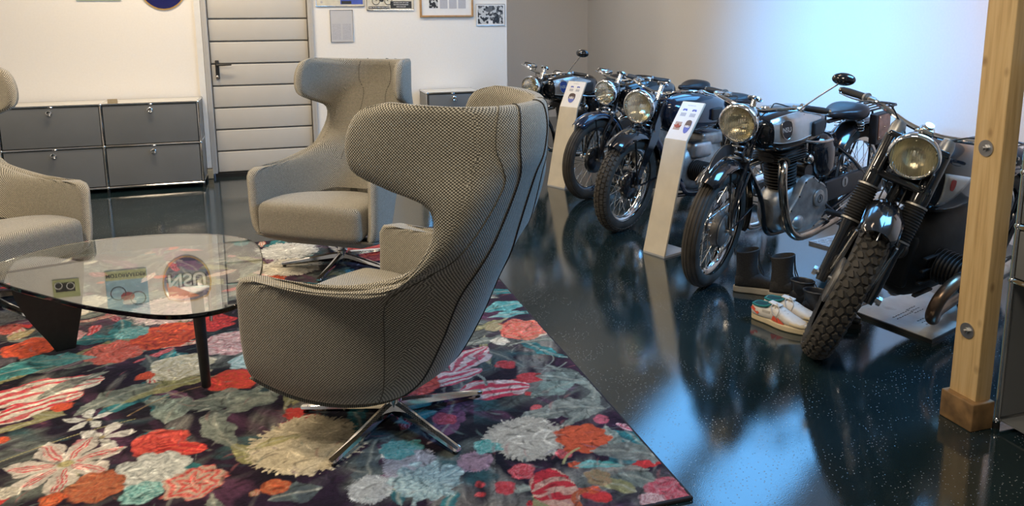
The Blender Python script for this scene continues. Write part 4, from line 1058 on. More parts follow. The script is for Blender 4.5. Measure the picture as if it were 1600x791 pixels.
# ---------------------------------------------------------------- shoes
def loft_shoe(mb, secs):
    # secs: (x, halfwidth, z0, z1, ycentre)
    out = []
    for (x, w, z0, z1, yc) in secs:
        q = []
        for k in range(16):
            a = 2*math.pi*k/16; cy_ = math.cos(a); sz = math.sin(a)
            q.append(Vector((x, yc+w*math.copysign(abs(cy_)**.75, cy_), (z0+z1)/2+(z1-z0)/2*math.copysign(abs(sz)**.8, sz))))
        out.append(q)
    mb.loft(out)
def sole(mb, L, w, z0, z1, x0=0, yb=.006):
    pts = []
    for k in range(36):
        a = 2*math.pi*k/36; x = math.cos(a); y = math.sin(a)
        xx = x0+L/2*(1+math.copysign(abs(x)**.85, x)); t = (xx-x0)/L
        ww = w*(.78+.34*math.sin(max(0, min(1, (t-.25)/.75))*math.pi)**1.2-.10*math.exp(-((t-.38)/.16)**2))
        pts.append((xx, math.copysign(abs(y)**.8, y)*ww+yb*math.sin(t*math.pi)))
    mb.prism(pts, z1-z0, Matrix.Translation((0, 0, z0)))
M['shoe_dark'] = simple('shaded_teal_opening', (.006, .05, .05), .9, vary=.2)
def sneaker(loc, rz, label, side):
    t = empty('sneaker', loc, rz); tag(t, label, 'shoe', 'pair of white sneakers')
    mb = MB(); sole(mb, .295, .046, 0, .030, 0, .006*side); s = mb.build('sole', 'shoe_sole', t, ang=30)
    bv = s.modifiers.new('bevel', 'BEVEL'); bv.width = .006; bv.segments = 2
    mb = MB(); loft_shoe(mb, [(.008, .018, .028, .070, 0), (.016, .031, .024, .084, 0), (.045, .036, .022, .086, 0), (.075, .037, .022, .080, 0), (.10, .037, .022, .086, 0), (.125, .038, .022, .098, .002*side), (.16, .040, .022, .090, .004*side), (.195, .043, .022, .072, .005*side), (.235, .042, .022, .058, .005*side), (.265, .034, .022, .050, .004*side), (.284, .020, .024, .042, .003*side)])
    up = mb.build('upper', 'shoe_white', t, ang=60)
    mb = MB(); mb.tube([(.012, 0, .078), (.022, .026, .082), (.055, .033, .082), (.095, .028, .090), (.112, 0, .103), (.095, -.028, .090), (.055, -.033, .082), (.022, -.026, .082)], .0055, 8, smooth=3, closed=True); mb.build('collar_lining', 'shoe_teal', t)
    mb = MB(); mb.rbox((.058, 0, .0835), (.078, .050, .005), .002); mb.build('shaded_opening_lid', 'shoe_dark', t)  # dark lid on the closed upper, coloured as the shaded hollow
    mb = MB(); mb.rbox((.125, 0, .103), (.06, .036, .008), .004, m=Matrix.Translation((.125, 0, .103)) @ Matrix.Rotation(R_(8), 4, 'Y') @ Matrix.Translation((-.125, 0, -.103))); mb.build('tongue', 'shoe_white', t)
    mb = MB(); loft_shoe(mb, [(.222, .045, .026, .055, .005*side), (.25, .042, .026, .052, .005*side), (.275, .032, .026, .046, .004*side), (.290, .016, .027, .038, .003*side)]); mb.build('toe_cap', 'shoe_sole', t, ang=60)
    for k in range(6):
        x = .118+k*.017; z = .101-.0052*k-(.0006*k*k)
        mb = MB(); mb.tube([(x, -.024, z-.006), (x+.004, 0, z+.002), (x, .024, z-.006)], .003, 6, smooth=3); mb.build('lace', 'lace', t)
    mb = MB(); mb.tube([(.13, -.004, .106), (.12, -.030, .098), (.135, -.043, .070), (.150, -.042, .060)], .0025, 6, smooth=4); mb.tube([(.13, .004, .106), (.145, -.018, .110), (.165, -.035, .090), (.158, -.046, .060)], .0025, 6, smooth=4); mb.build('loose_lace', 'lace', t)
    for s2 in (-1, 1):
        y = s2*.0375+.003*side
        for q in ([(.128, .034), (.165, .030), (.150, .052), (.138, .058)], [(.166, .030), (.198, .030), (.170, .050), (.158, .054)], [(.012, .060), (.020, .074), (.062, .050), (.052, .040)]):
            mb = MB()
            pts = [Vector((x, y*(1.02 if x > .05 else .82)+s2*(.0045 if x > .13 else .001), z)) for x, z in q]
            vs = pts+[p+Vector((0, s2*.0015, 0)) for p in pts]
            mb.add(vs, [(0, 1, 2, 3), (7, 6, 5, 4), (0, 4, 5, 1), (1, 5, 6, 2), (2, 6, 7, 3), (3, 7, 4, 0)]); mb.build('side_stripe', 'shoe_orange', up, smooth=False)
        mb = MB(); mb.rbox((.098, y+s2*.0015, .066), (.042, .003, .014), .0015, m=Matrix.Identity(4)); mb.build('side_window', 'lace', up)
    return t
sneaker((2.155, 3.085, 0), R_(-68), 'white sneaker with orange-red stripes and teal lining, the left one in front', 1)
sneaker((2.245, 3.125, 0), R_(-60), 'white sneaker with teal lining half hidden behind its twin, beside the front tyre', -1)

def high_boot(loc, rz, label):
    t = empty('high_boot', loc, rz); tag(t, label, 'boot', 'pair of dark canvas high boots')
    mb = MB(); sole(mb, .285, .046, 0, .034); s = mb.build('sole', 'boot_sole', t, ang=30); bv = s.modifiers.new('bevel', 'BEVEL'); bv.width = .006; bv.segments = 2
    mb = MB(); loft_shoe(mb, [(.008, .020, .03, .08, 0), (.03, .036, .03, .11, 0), (.08, .040, .03, .12, 0), (.12, .040, .03, .11, 0), (.16, .042, .03, .085, 0), (.21, .044, .03, .068, 0), (.255, .036, .03, .058, 0), (.277, .020, .03, .048, 0)]); mb.build('foot_upper', 'canvas', t, ang=60)
    mb = MB(); rings = []
    for (z, rx, ry, xc) in ((.05, .060, .038, .070), (.10, .060, .040, .072), (.14, .052, .040, .066), (.19, .054, .043, .064), (.228, .060, .047, .066), (.232, .056, .043, .066), (.225, .052, .040, .066), (.16, .046, .036, .066)):
        rings.append([Vector((xc+rx*math.cos(a*math.pi/10), ry*math.sin(a*math.pi/10), z+(.012*math.cos(a*math.pi/10) if z > .2 else 0))) for a in range(20)])
    mb.loft(rings, caps=False); mb.build('shaft', 'canvas', t, ang=50)
    mb = MB(); mb.tube([(.122, .0, .235), (.126, -.016, .15), (.15, -.012, .10)], .003, 6, smooth=4); mb.tube([(.122, 0, .235), (.13, .012, .16), (.155, .010, .10)], .003, 6, smooth=4); mb.build('lace', 'plastic_black', t)
    mb = MB(); mb.tube([(.004, -.006, .20), (-.004, -.006, .235), (-.004, .006, .235), (.004, .006, .20)], .003, 6); mb.build('pull_loop', 'plastic_black', t)
high_boot((2.272, 3.432, 0), R_(-32), 'tall dark canvas boot with beige sole, the left one of its pair')
high_boot((2.388, 3.294, 0), R_(-36), 'tall dark canvas boot with beige sole and hanging lace, the right one of its pair')
def ankle_boot(loc, rz, label):
    t = empty('ankle_boot', loc, rz); tag(t, label, 'boot', 'pair of low black boots')
    mb = MB(); sole(mb, .28, .045, 0, .022); mb.build('sole', 'rubber', t, ang=30)
    mb = MB(); loft_shoe(mb, [(.008, .020, .02, .07, 0), (.03, .036, .02, .10, 0), (.08, .040, .02, .10, 0), (.12, .040, .02, .098, 0), (.16, .042, .02, .08, 0), (.21, .044, .02, .066, 0), (.25, .036, .02, .056, 0), (.272, .020, .02, .046, 0)]); mb.build('foot_upper', 'leather', t, ang=60)
    mb = MB(); rings = []
    for (z, rx, ry, xc) in ((.05, .058, .038, .068), (.10, .056, .040, .068), (.135, .056, .043, .064), (.140, .052, .039, .064), (.135, .048, .036, .064), (.08, .044, .032, .064)):
        rings.append([Vector((xc+rx*math.cos(a*math.pi/10), ry*math.sin(a*math.pi/10), z)) for a in range(20)])
    mb.loft(rings, caps=False); mb.build('shaft', 'leather', t, ang=50)
    mb = MB(); mb.tube([(.064+.057*math.cos(a*math.pi/10), .044*math.sin(a*math.pi/10), .136) for a in range(20)], .004, 6, closed=True); mb.build('cuff', 'rubber', t)
    mb = MB(); mb.tube([(.12, .01, .13), (.135, -.02, .12), (.15, -.03, .085), (.165, -.046, .05)], .0025, 6, smooth=4); mb.build('lace', 'plastic_black', t)
ankle_boot((2.425, 3.175, 0), R_(-50), 'low black ankle boot behind the sneakers, nearer the tall boots')
ankle_boot((2.395, 3.035, 0), R_(-55), 'low black ankle boot between the sneakers and the knobbly front tyre')

# ================================================================ motorcycles
WB, WR = 1.38, .33          # wheelbase, wheel radius; local x forward, y left, z up, origin under the rear axle
RAKE = R_(25)
AX = Vector((math.sin(RAKE), 0, -math.cos(RAKE)))      # steering axis, pointing down
HB = Vector((WB-.205, 0, .70)); HT = HB-AX*.19

def steer_m(a, H=HB):
    return Matrix.Translation(H) @ Matrix.Rotation(a, 4, -AX) @ Matrix.Translation(-H)

SPOKE = None
def spoke_mesh():
    global SPOKE
    if SPOKE is None:
        mb = MB(); mb.cyl((0, 0, 0), (0, 0, 1), .0019, 5); o = mb.build('spoke', 'chrome'); SPOKE = o.data; bpy.data.objects.remove(o)
    return SPOKE
BLOCKS = {}
def block_mesh(kind, lx, ly, h, mat):
    if kind not in BLOCKS:
        mb = MB(); k = .30
        poly = [(-lx/2, -ly/2*(1-k)), (-lx/2*(1-k), -ly/2), (lx/2*(1-k), -ly/2*.9), (lx/2, 0), (lx/2*(1-k), ly/2), (-lx/2*(1-k), ly/2*.9)]
        top = [(a*.86, b*.86) for a, b in poly]; n = 6
        vs = [(a, b, 0) for a, b in poly]+[(a, b, h) for a, b in top]
        mb.add(vs, [tuple(range(n, 2*n))]+[(i, (i+1) % n, n+(i+1) % n, n+i) for i in range(n)])
        o = mb.build('tread_block', mat, smooth=False); BLOCKS[kind] = o.data; bpy.data.objects.remove(o)
    return BLOCKS[kind]

def wheel(root, name, c, X, wr=WR, tw=.046, rim_mat='chrome', tread='rib', drum='black', drum_r=.085, spokes='each', rimw=.026, tyre_mat='tyre', side=1, disc=None):
    """c axle centre in bike space, X extra matrix (steering)"""
    cv = Vector(c); T = X @ Matrix.Translation(cv); ay = (0, 1, 0)
    rr = wr-2*tw*.92           # bead radius
    prof = []
    n = 20; rc = wr-tw
    for k in range(n+1):
        a = -R_(128)+2*R_(128)*k/n
        rad = tw; r_ = rc+rad*math.cos(a)*1.0; h_ = rad*.98*math.sin(a)
        if tread == 'rib' and abs(a) < R_(58) and k % 2 == 0: r_ -= .005
        if tread in ('block', 'chunky') and abs(a) < R_(62): r_ -= .004
        prof.append((r_, h_))
    if tread == 'rib':
        prof = []
        for k in range(61):
            a = -R_(128)+2*R_(128)*k/60
            dip = .0045 if (abs(a) < R_(56) and (k % 6) in (0, 1)) else 0
            prof.append((rc+(tw-dip)*math.cos(a), .98*(tw-dip)*math.sin(a)))
    w = MB(T); w.lathe(prof, (0, 0, 0), ay, 64); ty = w.build(name, tyre_mat, root, ang=50)
    w = MB(T); b = rr
    w.lathe([(b+.012, -rimw), (b+.016, -rimw-.002), (b+.014, -rimw+.004), (b-.002, -rimw+.007), (b-.016, -.010), (b-.018, 0), (b-.016, .010), (b-.002, rimw-.007), (b+.014, rimw-.004), (b+.016, rimw+.002), (b+.012, rimw)], (0, 0, 0), ay, 64)
    w.build('rim', rim_mat, ty, ang=40)
    w = MB(T); w.lathe([(0, -.07), (.012, -.07), (.012, -.048), (.034, -.046), (.036, -.040), (.022, -.032), (.020, .032), (.036, .040), (.034, .046), (.012, .048), (.012, .07), (0, .07)], (0, 0, 0), ay, 24); hub = w.build('hub', 'steel', ty)
    w = MB(T)
    w.lathe([(0, side*.012), (drum_r, side*.012), (drum_r+.004, side*.020), (drum_r, side*.050), (drum_r-.010, side*.056), (.03, side*.060), (0, side*.060)], (0, 0, 0), ay, 36); w.build('brake_drum', drum, hub)
    if disc:
        w = MB(T); w.lathe([(0, side*.061), (.028, side*.061), (.030, side*.068), (disc-.012, side*.064), (disc, side*.058), (disc, side*.050)], (0, 0, 0), ay, 36); w.build('brake_plate', 'alu', hub)
    # spokes
    ns = 36
    segs = []
    for k in range(ns):
        s = 1 if k % 2 else -1; a = 2*math.pi*k/ns; da = (1 if (k//2) % 2 else -1)*R_(52)
        p0 = Vector((math.cos(a+da)*.034, s*.042, math.sin(a+da)*.034)); p1 = Vector((math.cos(a)*(b-.012), s*.006, math.sin(a)*(b-.012)))
        segs.append((p0, p1))
    if spokes == 'each':
        me = spoke_mesh()
        for p0, p1 in segs:
            d = p1-p0; q = d.to_track_quat('Z', 'Y').to_matrix().to_4x4(); o = bpy.data.objects.new('spoke', me); COL.objects.link(o); o.parent = ty
            o.matrix_local = T @ Matrix.Translation(p0) @ q @ Matrix.Diagonal((1, 1, d.length, 1))
    else:
        w = MB(T)
        for p0, p1 in segs: w.cyl(p0, p1, .0018, 4)
        o = w.build('spokes', 'chrome', ty); o['kind'] = 'stuff'
    if tread == 'chunky':
        me = block_mesh('chunky', .036, .024, .0105, 'tread')
        for ri, ang in enumerate((-54, -27, 0, 27, 54)):
            N = 48
            for k in range(N):
                a = 2*math.pi*(k+(.5 if ri % 2 else 0))/N; g = R_(ang)
                r_ = rc+(tw-.006)*math.cos(g); y_ = (tw-.006)*math.sin(g)
                rad = Vector((math.cos(a), 0, math.sin(a))); nrm = (rad*math.cos(g)+Vector((0, 1, 0))*math.sin(g)); tan = Vector((-math.sin(a), 0, math.cos(a)))
                m = frame(rad*r_+Vector((0, y_, 0)), tan, nrm.cross(tan)); o = bpy.data.objects.new('tread_block', me); COL.objects.link(o); o.parent = ty; o.matrix_local = T @ m @ Matrix.Rotation(R_(28 if ri % 2 else -22), 4, 'Z')
    elif tread == 'block':
        w = MB(T)
        for ri, ang in enumerate((-56, -28, 0, 28, 56)):
            N = 54
            for k in range(N):
                a = 2*math.pi*(k+(.5 if ri % 2 else 0))/N; g = R_(ang)
                r_ = rc+(tw-.005)*math.cos(g); y_ = (tw-.005)*math.sin(g)
                rad = Vector((math.cos(a), 0, math.sin(a))); nrm = (rad*math.cos(g)+Vector((0, 1, 0))*math.sin(g)); tan = Vector((-math.sin(a), 0, math.cos(a)))
                w.box((0, 0, .004), (.027, .019, .009), m=frame(rad*r_+Vector((0, y_, 0)), tan, nrm.cross(tan)))
        o = w.build('tread_blocks', 'tread', ty, smooth=False); o['kind'] = 'stuff'
    return ty

def fender(root, name, c, X, r, hw, a0, a1, mat, stripe=None, depth=.028, flare=None, n=40, peak=0.):
    """arc sheet over a wheel; angles from +x (forward) over the top"""
    T = X @ Matrix.Translation(Vector(c)); secs = []
    prof = []
    K = 10
    for k in range(K+1):
        u = -1+2*k/K; prof.append((u*hw, -depth*abs(u)**2.6+peak*(1-abs(u))))
    for i in range(n+1):
        a = a0+(a1-a0)*i/n; e = min(i, n-i)/n; wsc = 1 if e > .04 else .80+.20*math.sqrt(e/.04)
        q = []
        for (y, dr) in prof: q.append(Vector(((r+dr)*math.cos(a), y*wsc, (r+dr)*math.sin(a))))
        for (y, dr) in reversed(prof): q.append(Vector(((r+dr-.003)*math.cos(a), y*wsc*.985, (r+dr-.003)*math.sin(a))))
        secs.append(q)
    w = MB(T); w.loft(secs); f = w.build(name, mat, root, ang=60)
    # rolled edge and pin stripe
    for s in (-1, 1):
        w = MB(T); w.tube([((r-depth)*math.cos(a0+(a1-a0)*i/n), s*hw*.99, (r-depth)*math.sin(a0+(a1-a0)*i/n)) for i in range(1, n)], .0035, 6); w.build('rolled_edge', mat, f)
        if stripe:
            w = MB(T); w.tube([((r-depth*.42+.002)*math.cos(a0+(a1-a0)*i/n), s*hw*.74, (r-depth*.42+.002)*math.sin(a0+(a1-a0)*i/n)) for i in range(2, n-1)], .0022, 5); w.build('pinstripe', stripe, f)
    return f

def headlamp(root, c, d, X, r=.10, depth=.17, shell='black', lens_tilt=0):
    d = Vector(d).normalized(); c = Vector(c)
    w = MB(X); w.lathe([(r*1.0, 0), (r*1.0, -.02), (r*.96, -.055), (r*.82, -.105), (r*.52, -.145), (r*.2, -.163), (0, -.166)], c, d, 36); s = w.build('headlamp', shell, root, ang=60)
    w = MB(X); w.lathe([(r*.90, .004), (r*.935, .014), (r*.985, .014), (r*1.06, .002), (r*1.075, -.008), (r*1.04, -.020), (r*1.0, -.020)], c, d, 48); w.build('chrome_rim', 'chrome', s, ang=60)
    w = MB(X); w.lathe([(r*.92, .002), (r*.80, -.022), (r*.6, -.045), (r*.35, -.062), (r*.12, -.07), (0, -.07)], c, d, 36); w.build('reflector', 'reflector', s, ang=60)
    w = MB(X); w.ball(c-d*.035, .014, 10); w.build('bulb', 'paint_white', s)
    w = MB(X); pr = [(r*.93*math.sin(k*math.pi/2/8), .006+.020*math.cos(k*math.pi/2/8)) for k in range(9)]
    w.lathe(pr, c, d, 48); w.build('lens', 'lens', s, ang=60)
    return s

def handlebar(root, X, C, hw=.36, back=.16, rise=.02, drop=.0, mat='chrome', grip='rubber', mirror=None, levers=True, cables=True, lampc=None, bar_pts=None):
    C = Vector(C)
    half = bar_pts or [(0, 0, 0), (.015, .07, .005), (.02, .15, rise), (-.04, .24, rise+.01), (-back*.75, hw-.08, rise-drop*.5), (-back, hw+.04, rise-drop)]
    pts = [C+Vector((x, -y, z)) for x, y, z in reversed(half[1:])]+[C+Vector(q) for q in half]
    w = MB(X); w.tube(pts, .0115, 10, smooth=5); bar = w.build('handlebar', mat, root)
    w = MB(X)
    w.rbox(C+Vector((0, 0, -.012)), (.04, .07, .035), .008); w.build('bar_clamp', 'steel', bar)
    cm = catmull(pts, 10)
    for s in (-1, 1):
        P = cm if s > 0 else list(reversed(cm)); L = [q for q in P]
        e = L[-1]; i = len(L)-1; acc = 0
        seg = [e]
        while acc < .125 and i > 0: acc += (L[i]-L[i-1]).length; i -= 1; seg.append(L[i])
        w = MB(X); w.tube(seg, [.0155, .0175, .0165, .0175], 14); gr = w.build('grip', grip, bar)
        d = (e-L[-4]).normalized()
        w = MB(X); w.cyl(e, e+d*.012, .013, 12); w.build('bar_end', 'chrome_dull', gr)
        w = MB(X); w.lathe([(.0, 0), (.022, 0), (.024, .012), (.0, .012)], seg[-1], (seg[-1]-seg[-2]), 16); w.build('grip_collar', 'alu', gr)
        if levers:
            b = seg[-1]; bd = (b-seg[0]).normalized(); fwd = Vector((1, 0, -.15)); piv = b+bd*.035+fwd*.022
            w = MB(X); w.rbox(tuple(b+bd*.035+fwd*.006), (.036, .034, .026), .006); w.build('lever_clamp', 'alu', bar)
            w = MB(X); w.tube([piv+bd*.02, piv, piv-bd*.05+fwd*.030, piv-bd*.12+fwd*.034, piv-bd*.165+fwd*.022, piv-bd*.172+fwd*.018], [.006, .008, .005, .0045, .0045, .007], 8, smooth=3, flat=((1, 0, 0), 1, .7)); w.build('lever', 'chrome', bar)
            if cables:
                w = MB(X); w.tube([piv+bd*.02, piv+bd*.09+Vector((.03, 0, .018)), (C*.5+piv*.5)+Vector((.05, 0, .01)), C+Vector((.05, s*.05, -.06)), HB+Vector((.03, s*.04, -.02))], .0032, 6, smooth=6); w.build('control_cable', 'rubber', bar)
    if mirror:
        for (s, foot_t, tip) in mirror:
            b = C+Vector((-.01, s*.24, rise+.01)); tip = C+Vector(tip); mroot = MB(X)
            mroot.tube([b, b+(tip-b)*.5+Vector((0, 0, .004)), tip], .0042, 8, smooth=3); st = mroot.build('mirror_stem', 'chrome_dull', bar)
            w = MB(X); dd = Vector((1, .25*s, .05)).normalized(); w.lathe([(0, .030), (.02, .028), (.042, .018), (.056, .004), (.058, -.002), (.054, -.004), (0, -.004)], (0, 0, 0), (0, 0, 1), 28, Matrix.Translation(tip+Vector((0, .01*s, .018))) @ dd.to_track_quat('Z', 'Y').to_matrix().to_4x4() @ Matrix.Diagonal((1.0, .58, 1, 1)))
            w.build('mirror_head', 'black', st)
    return bar

def girder_fork(root, X, c_ax, mat='black', spring=True, stamped=False, knob=True):
    A = Vector(c_ax)
    f = None
    for s in (-1, 1):
        w = MB(X); y = s*.078
        top = HT+Vector((.05, s*.055, -.005)); mid = HB+Vector((.045, s*.070, -.03))
        if stamped:
            poly = [HT+Vector((.065, y, 0)), HT+Vector((.02, y, .01)), HB+Vector((-.005, y, -.08)), A+Vector((-.022, y, .03)), A+Vector((.0, y, -.02)), A+Vector((.022, y, .02)), HB+Vector((.09, y, -.05))]
            vs = [p+Vector((0, s*.006, 0)) for p in poly]+[p-Vector((0, s*.006, 0)) for p in poly]; n = len(poly)
            w.add(vs, [tuple(range(n)), tuple(range(2*n-1, n-1, -1))]+[(i, (i+1) % n, n+(i+1) % n, n+i) for i in range(n)])
            o = w.build('fork_blade', mat, root, ang=30)
        else:
            w.tube([top, mid, A+Vector((-.05, y, .22)), A+Vector((-.01, y, .03))], [.013, .015, .016, .011], 10, smooth=3); o = w.build('fork_blade', mat, root)
            w = MB(X); w.tube([HB+Vector((-.01, s*.07, -.10)), A+Vector((-.085, y, .15)), A+Vector((-.012, y, .015))], .009, 8, smooth=3); w.build('fork_stay', mat, o)
        w = MB(X); w.cyl(A+Vector((0, s*.055, 0)), A+Vector((0, s*.100, 0)), .012, 12); w.cyl(A+Vector((0, s*.088, 0)), A+Vector((0, s*.104, 0)), .019, 6); w.build('axle_nut', 'chrome_dull', o)
        for (P, q) in ((HT, -.01), (HB, -.01)):
            w = MB(X); w.rbox(tuple(P+Vector((.025, s*.066, q))), (.085, .012, .026), .005); w.cyl(P+Vector((.055, s*.060, q)), P+Vector((.055, s*.084, q)), .011, 10); w.build('fork_link', 'steel', o)
    w = MB(X); w.tube([HT+Vector((.05, -.06, -.005)), HT+Vector((.05, .06, -.005))], .012, 10); w.build('fork_bridge', mat, root); w = MB(X); w.tube([HB+Vector((.045, -.07, -.03)), HB+Vector((.045, .07, -.03))], .013, 10); w.build('fork_bridge', mat, root)
    if spring:
        a = HB+Vector((.065, 0, -.045)); b = HT+Vector((.045, 0, .01)); d = (b-a); L = d.length; d.normalize(); u = d.orthogonal().normalized(); v = d.cross(u); pts = []
        for i in range(8*12+1):
            t = i/(8*12); g = t*8*2*math.pi; rr_ = .030+.010*math.sin(t*math.pi); pts.append(a+d*(L*t)+(u*math.cos(g)+v*math.sin(g))*rr_)
        w = MB(X); w.tube(pts, .0052, 7); w.build('fork_spring', 'steel', root)
    if knob:
        w = MB(X); w.cyl(HT+Vector((0, 0, 0)), HT-AX*.105, .016, 16); w.lathe([(0, 0), (.036, 0), (.042, .008), (.038, .016), (.020, .023), (0, .024)], HT-AX*.105, -AX, 28); w.build('damper_knob', 'chrome', root)

def loft_x(root, name, secs, mat, n=28, X=None, ex=.7, parent=None, ang=60):
    """secs: x, half width, z bottom, z top"""
    out = []
    for (x, hw, z0, z1) in secs:
        q = []
        for k in range(n):
            a = 2*math.pi*k/n; c_, s_ = math.cos(a), math.sin(a)
            q.append(Vector((x, hw*math.copysign(abs(c_)**ex, c_), (z0+z1)/2+(z1-z0)/2*math.copysign(abs(s_)**ex, s_))))
        out.append(q)
    w = MB(X or Matrix.Identity(4)); w.loft(out); return w.build(name, mat, parent or root, ang=ang)
def tank(root, secs, mat='black', panel=None, emblem=None, knee=True, cap=True, shield_at=None, rim=None, emb_col='shield_black'):
    P = [Vector(s) if False else s for s in secs]
    # smooth in x
    sm = []
    V4 = [Vector(s) for s in secs]
    for i in range(len(V4)-1):
        a = V4[max(i-1, 0)]; b = V4[i]; c = V4[i+1]; d = V4[min(i+2, len(V4)-1)]
        for k in range(5):
            t = k/5; sm.append(.5*((2*b)+(c-a)*t+(2*a-5*b+4*c-d)*t*t+(3*b-a-3*c+d)*t**3))
    sm.append(V4[-1])
    tk = loft_x(root, 'fuel_tank', [tuple(q) for q in sm], mat, 32)
    def surf(x, f, s, lift=.0):
        # point on the side: f -1..1 vertical fraction
        i = 0
        while i < len(sm)-2 and (sm[i+1].x-x)*(1 if sm[-1].x > sm[0].x else -1) < 0: i += 1
        a, b = sm[i], sm[i+1]; t = (x-a.x)/(b.x-a.x) if abs(b.x-a.x) > 1e-6 else 0; q = a+(b-a)*t
        hw, z0, z1 = q.y, q.z, q.w
        sn = abs(f)**(1/.7); cs = math.sqrt(max(0, 1-sn*sn)); yy = hw*cs**.7
        return Vector((x, s*(yy+lift), (z0+z1)/2+(z1-z0)/2*f))
    if panel:
        for s in (-1, 1):
            grid = []; nu, nv = 14, 6
            for i in range(nu+1):
                u = i/nu; x = panel[0]+(panel[1]-panel[0])*u
                f0, f1 = panel[2](u), panel[3](u); grid.append([surf(x, f0+(f1-f0)*j/nv, s, .0022) for j in range(nv+1)])
            w = MB(); vs = [p for r_ in grid for p in r_]+[p-Vector((0, s*.004, 0)) for r_ in grid for p in r_]; K = nv+1; n0 = (nu+1)*K; fs = []
            for i in range(nu):
                for j in range(nv): a = i*K+j; fs.append((a, a+1, a+K+1, a+K)); fs.append((n0+a, n0+a+K, n0+a+K+1, n0+a+1))
            w.add(vs, fs); pn = w.build('side_panel', 'tank_panel', tk, ang=60)
            for fn in (2, 3):
                w = MB(); w.tube([surf(panel[0]+(panel[1]-panel[0])*i/nu, panel[fn](i/nu), s, .002) for i in range(nu+1)], .0022, 5); w.build('gold_line', 'white_line', pn)
    if shield_at:
        x, f, sz = shield_at
        for s in (-1, 1):
            c = surf(x, f, s, .006); c2_ = surf(x+.03, f, s, .006); c3_ = surf(x, f+.2, s, .006)
            m = frame(c, (c-c2_) if s > 0 else (c2_-c), (c3_-c))
            w = MB(); w.prism(shield(sz*.92, sz*1.15), .003, m); sh = w.build('emblem', emb_col, tk); m2 = m @ Matrix.Translation((0, 0, .0032))
            text_obj(emblem or 'NSU', sz*.42, 'tank_panel', m2, sh, 'lettering', .0006, .9, .001)
            w = MB(); sp = shield(sz*.92, sz*1.15); w.tube([m @ Vector((a, b, .003)) for a, b in sp], .0018, 5, closed=True); w.build('emblem_rim', 'chrome_dull', sh)
    if knee:
        for s in (-1, 1):
            i = 0; xk = sm[0].x+(sm[-1].x-sm[0].x)*.30
            c = surf(xk, -.05, s, .0)
            w = MB(); w.rbox(tuple(c+Vector((0, s*.006, 0))), (.135, .026, .085), .013, rz=s*R_(8)); w.build('knee_pad', 'rubber', tk)
    if cap:
        i = int(len(sm)*.66); w = MB(); w.lathe([(0, .022), (.020, .022), (.028, .015), (.030, 0), (.026, -.02)], (sm[i].x, .0, sm[i].w), (0, 0, 1), 24); w.build('filler_cap', 'chrome', tk)
    return tk, surf

def saddle(root, x, z, mat='leather', L=.29, W=.125):
    secs = []
    for (u, w_, zt, zb) in ((0, .55, .0, -.05), (.06, .88, .015, -.075), (.25, 1.0, .020, -.085), (.5, .86, .006, -.07), (.72, .48, -.002, -.055), (.92, .30, -.004, -.045), (1.0, .16, -.014, -.035)):
        secs.append((x-.14+L*u, W*w_, z+zb, z+zt))
    V4 = [Vector(s) for s in secs]; sm = []
    for i in range(len(V4)-1):
        a = V4[max(i-1, 0)]; b = V4[i]; c = V4[i+1]; d = V4[min(i+2, len(V4)-1)]
        for k in range(4):
            t = k/4; sm.append(tuple(.5*((2*b)+(c-a)*t+(2*a-5*b+4*c-d)*t*t+(3*b-a-3*c+d)*t**3)))
    sm.append(tuple(V4[-1]))
    sd = loft_x(root, 'saddle', sm, mat, 28)
    for s in (-1, 1):
        c = Vector((x-.09, s*.075, z-.15)); pts = []
        for i in range(5*10+1): g = i/10*2*math.pi; pts.append(c+Vector((.020*math.cos(g), .020*math.sin(g), .0165*i/10)))
        w = MB(); w.tube(pts, .0035, 6); w.build('saddle_spring', 'chrome_dull', sd)
    w = MB(); w.rbox((x+.05, 0, z-.065), (.22, .035, .018), .006); w.build('saddle_frame', 'black_satin', sd)
    return sd

def tubes(root, name, paths, mat, r=.014, parent=None, smooth=5, n=10):
    out = None
    for p in paths:
        rr = r
        if isinstance(p[-1], float): rr = p[-1]; p = p[:-1]
        w = MB(); w.tube(p, rr, n, smooth=smooth); out = w.build(name, mat, parent or root)
    return out

def root_for(name, label, contact, heading, lean, raise_deg, steer):
    t = empty(name); tag(t, label, 'motorcycle')
    X = steer_m(steer)
    ax = X @ Vector((WB, 0, WR))
    R = Matrix.Rotation(heading, 4, 'Z') @ Matrix.Rotation(-lean, 4, 'X') @ Matrix.Rotation(R_(raise_deg), 4, 'Y')
    # lowest point of the steered front wheel
    best = None
    for k in range(180):
        a = 2*math.pi*k/180
        for g in (-40, -25, -12, 0, 12, 25, 40):
            rad = Vector((math.cos(a), 0, math.sin(a))); gg = R_(g); p = Vector((WB, 0, WR))+rad*(WR-.046+.046*math.cos(gg))+Vector((0, .046*math.sin(gg), 0))
            q = R @ (X @ p)
            if best is None or q.z < best.z: best = q
    t.matrix_world = Matrix.Translation(Vector((contact[0], contact[1], .001))-best) @ R
    return t, X

def fins(root, c, axis, r0, r1, L, n, mat, name='cooling_fin', sx=1., parent=None, each=True, m=None):
    axis = Vector(axis).normalized()
    o = None
    if not each: w = MB()
    for k in range(n):
        if each: w = MB()
        r = r0+(r1-r0)*k/(max(1, n-1)); p = Vector(c)+axis*(L*k/(n-1))
        w.lathe([(.03, -.0016), (r, -.0014), (r+.001, 0), (r, .0014), (.03, .0016)], p, axis, 24, m)
        if each: o = w.build(name, mat, parent or root)
    if not each: o = w.build(name, mat, parent or root)
    return o

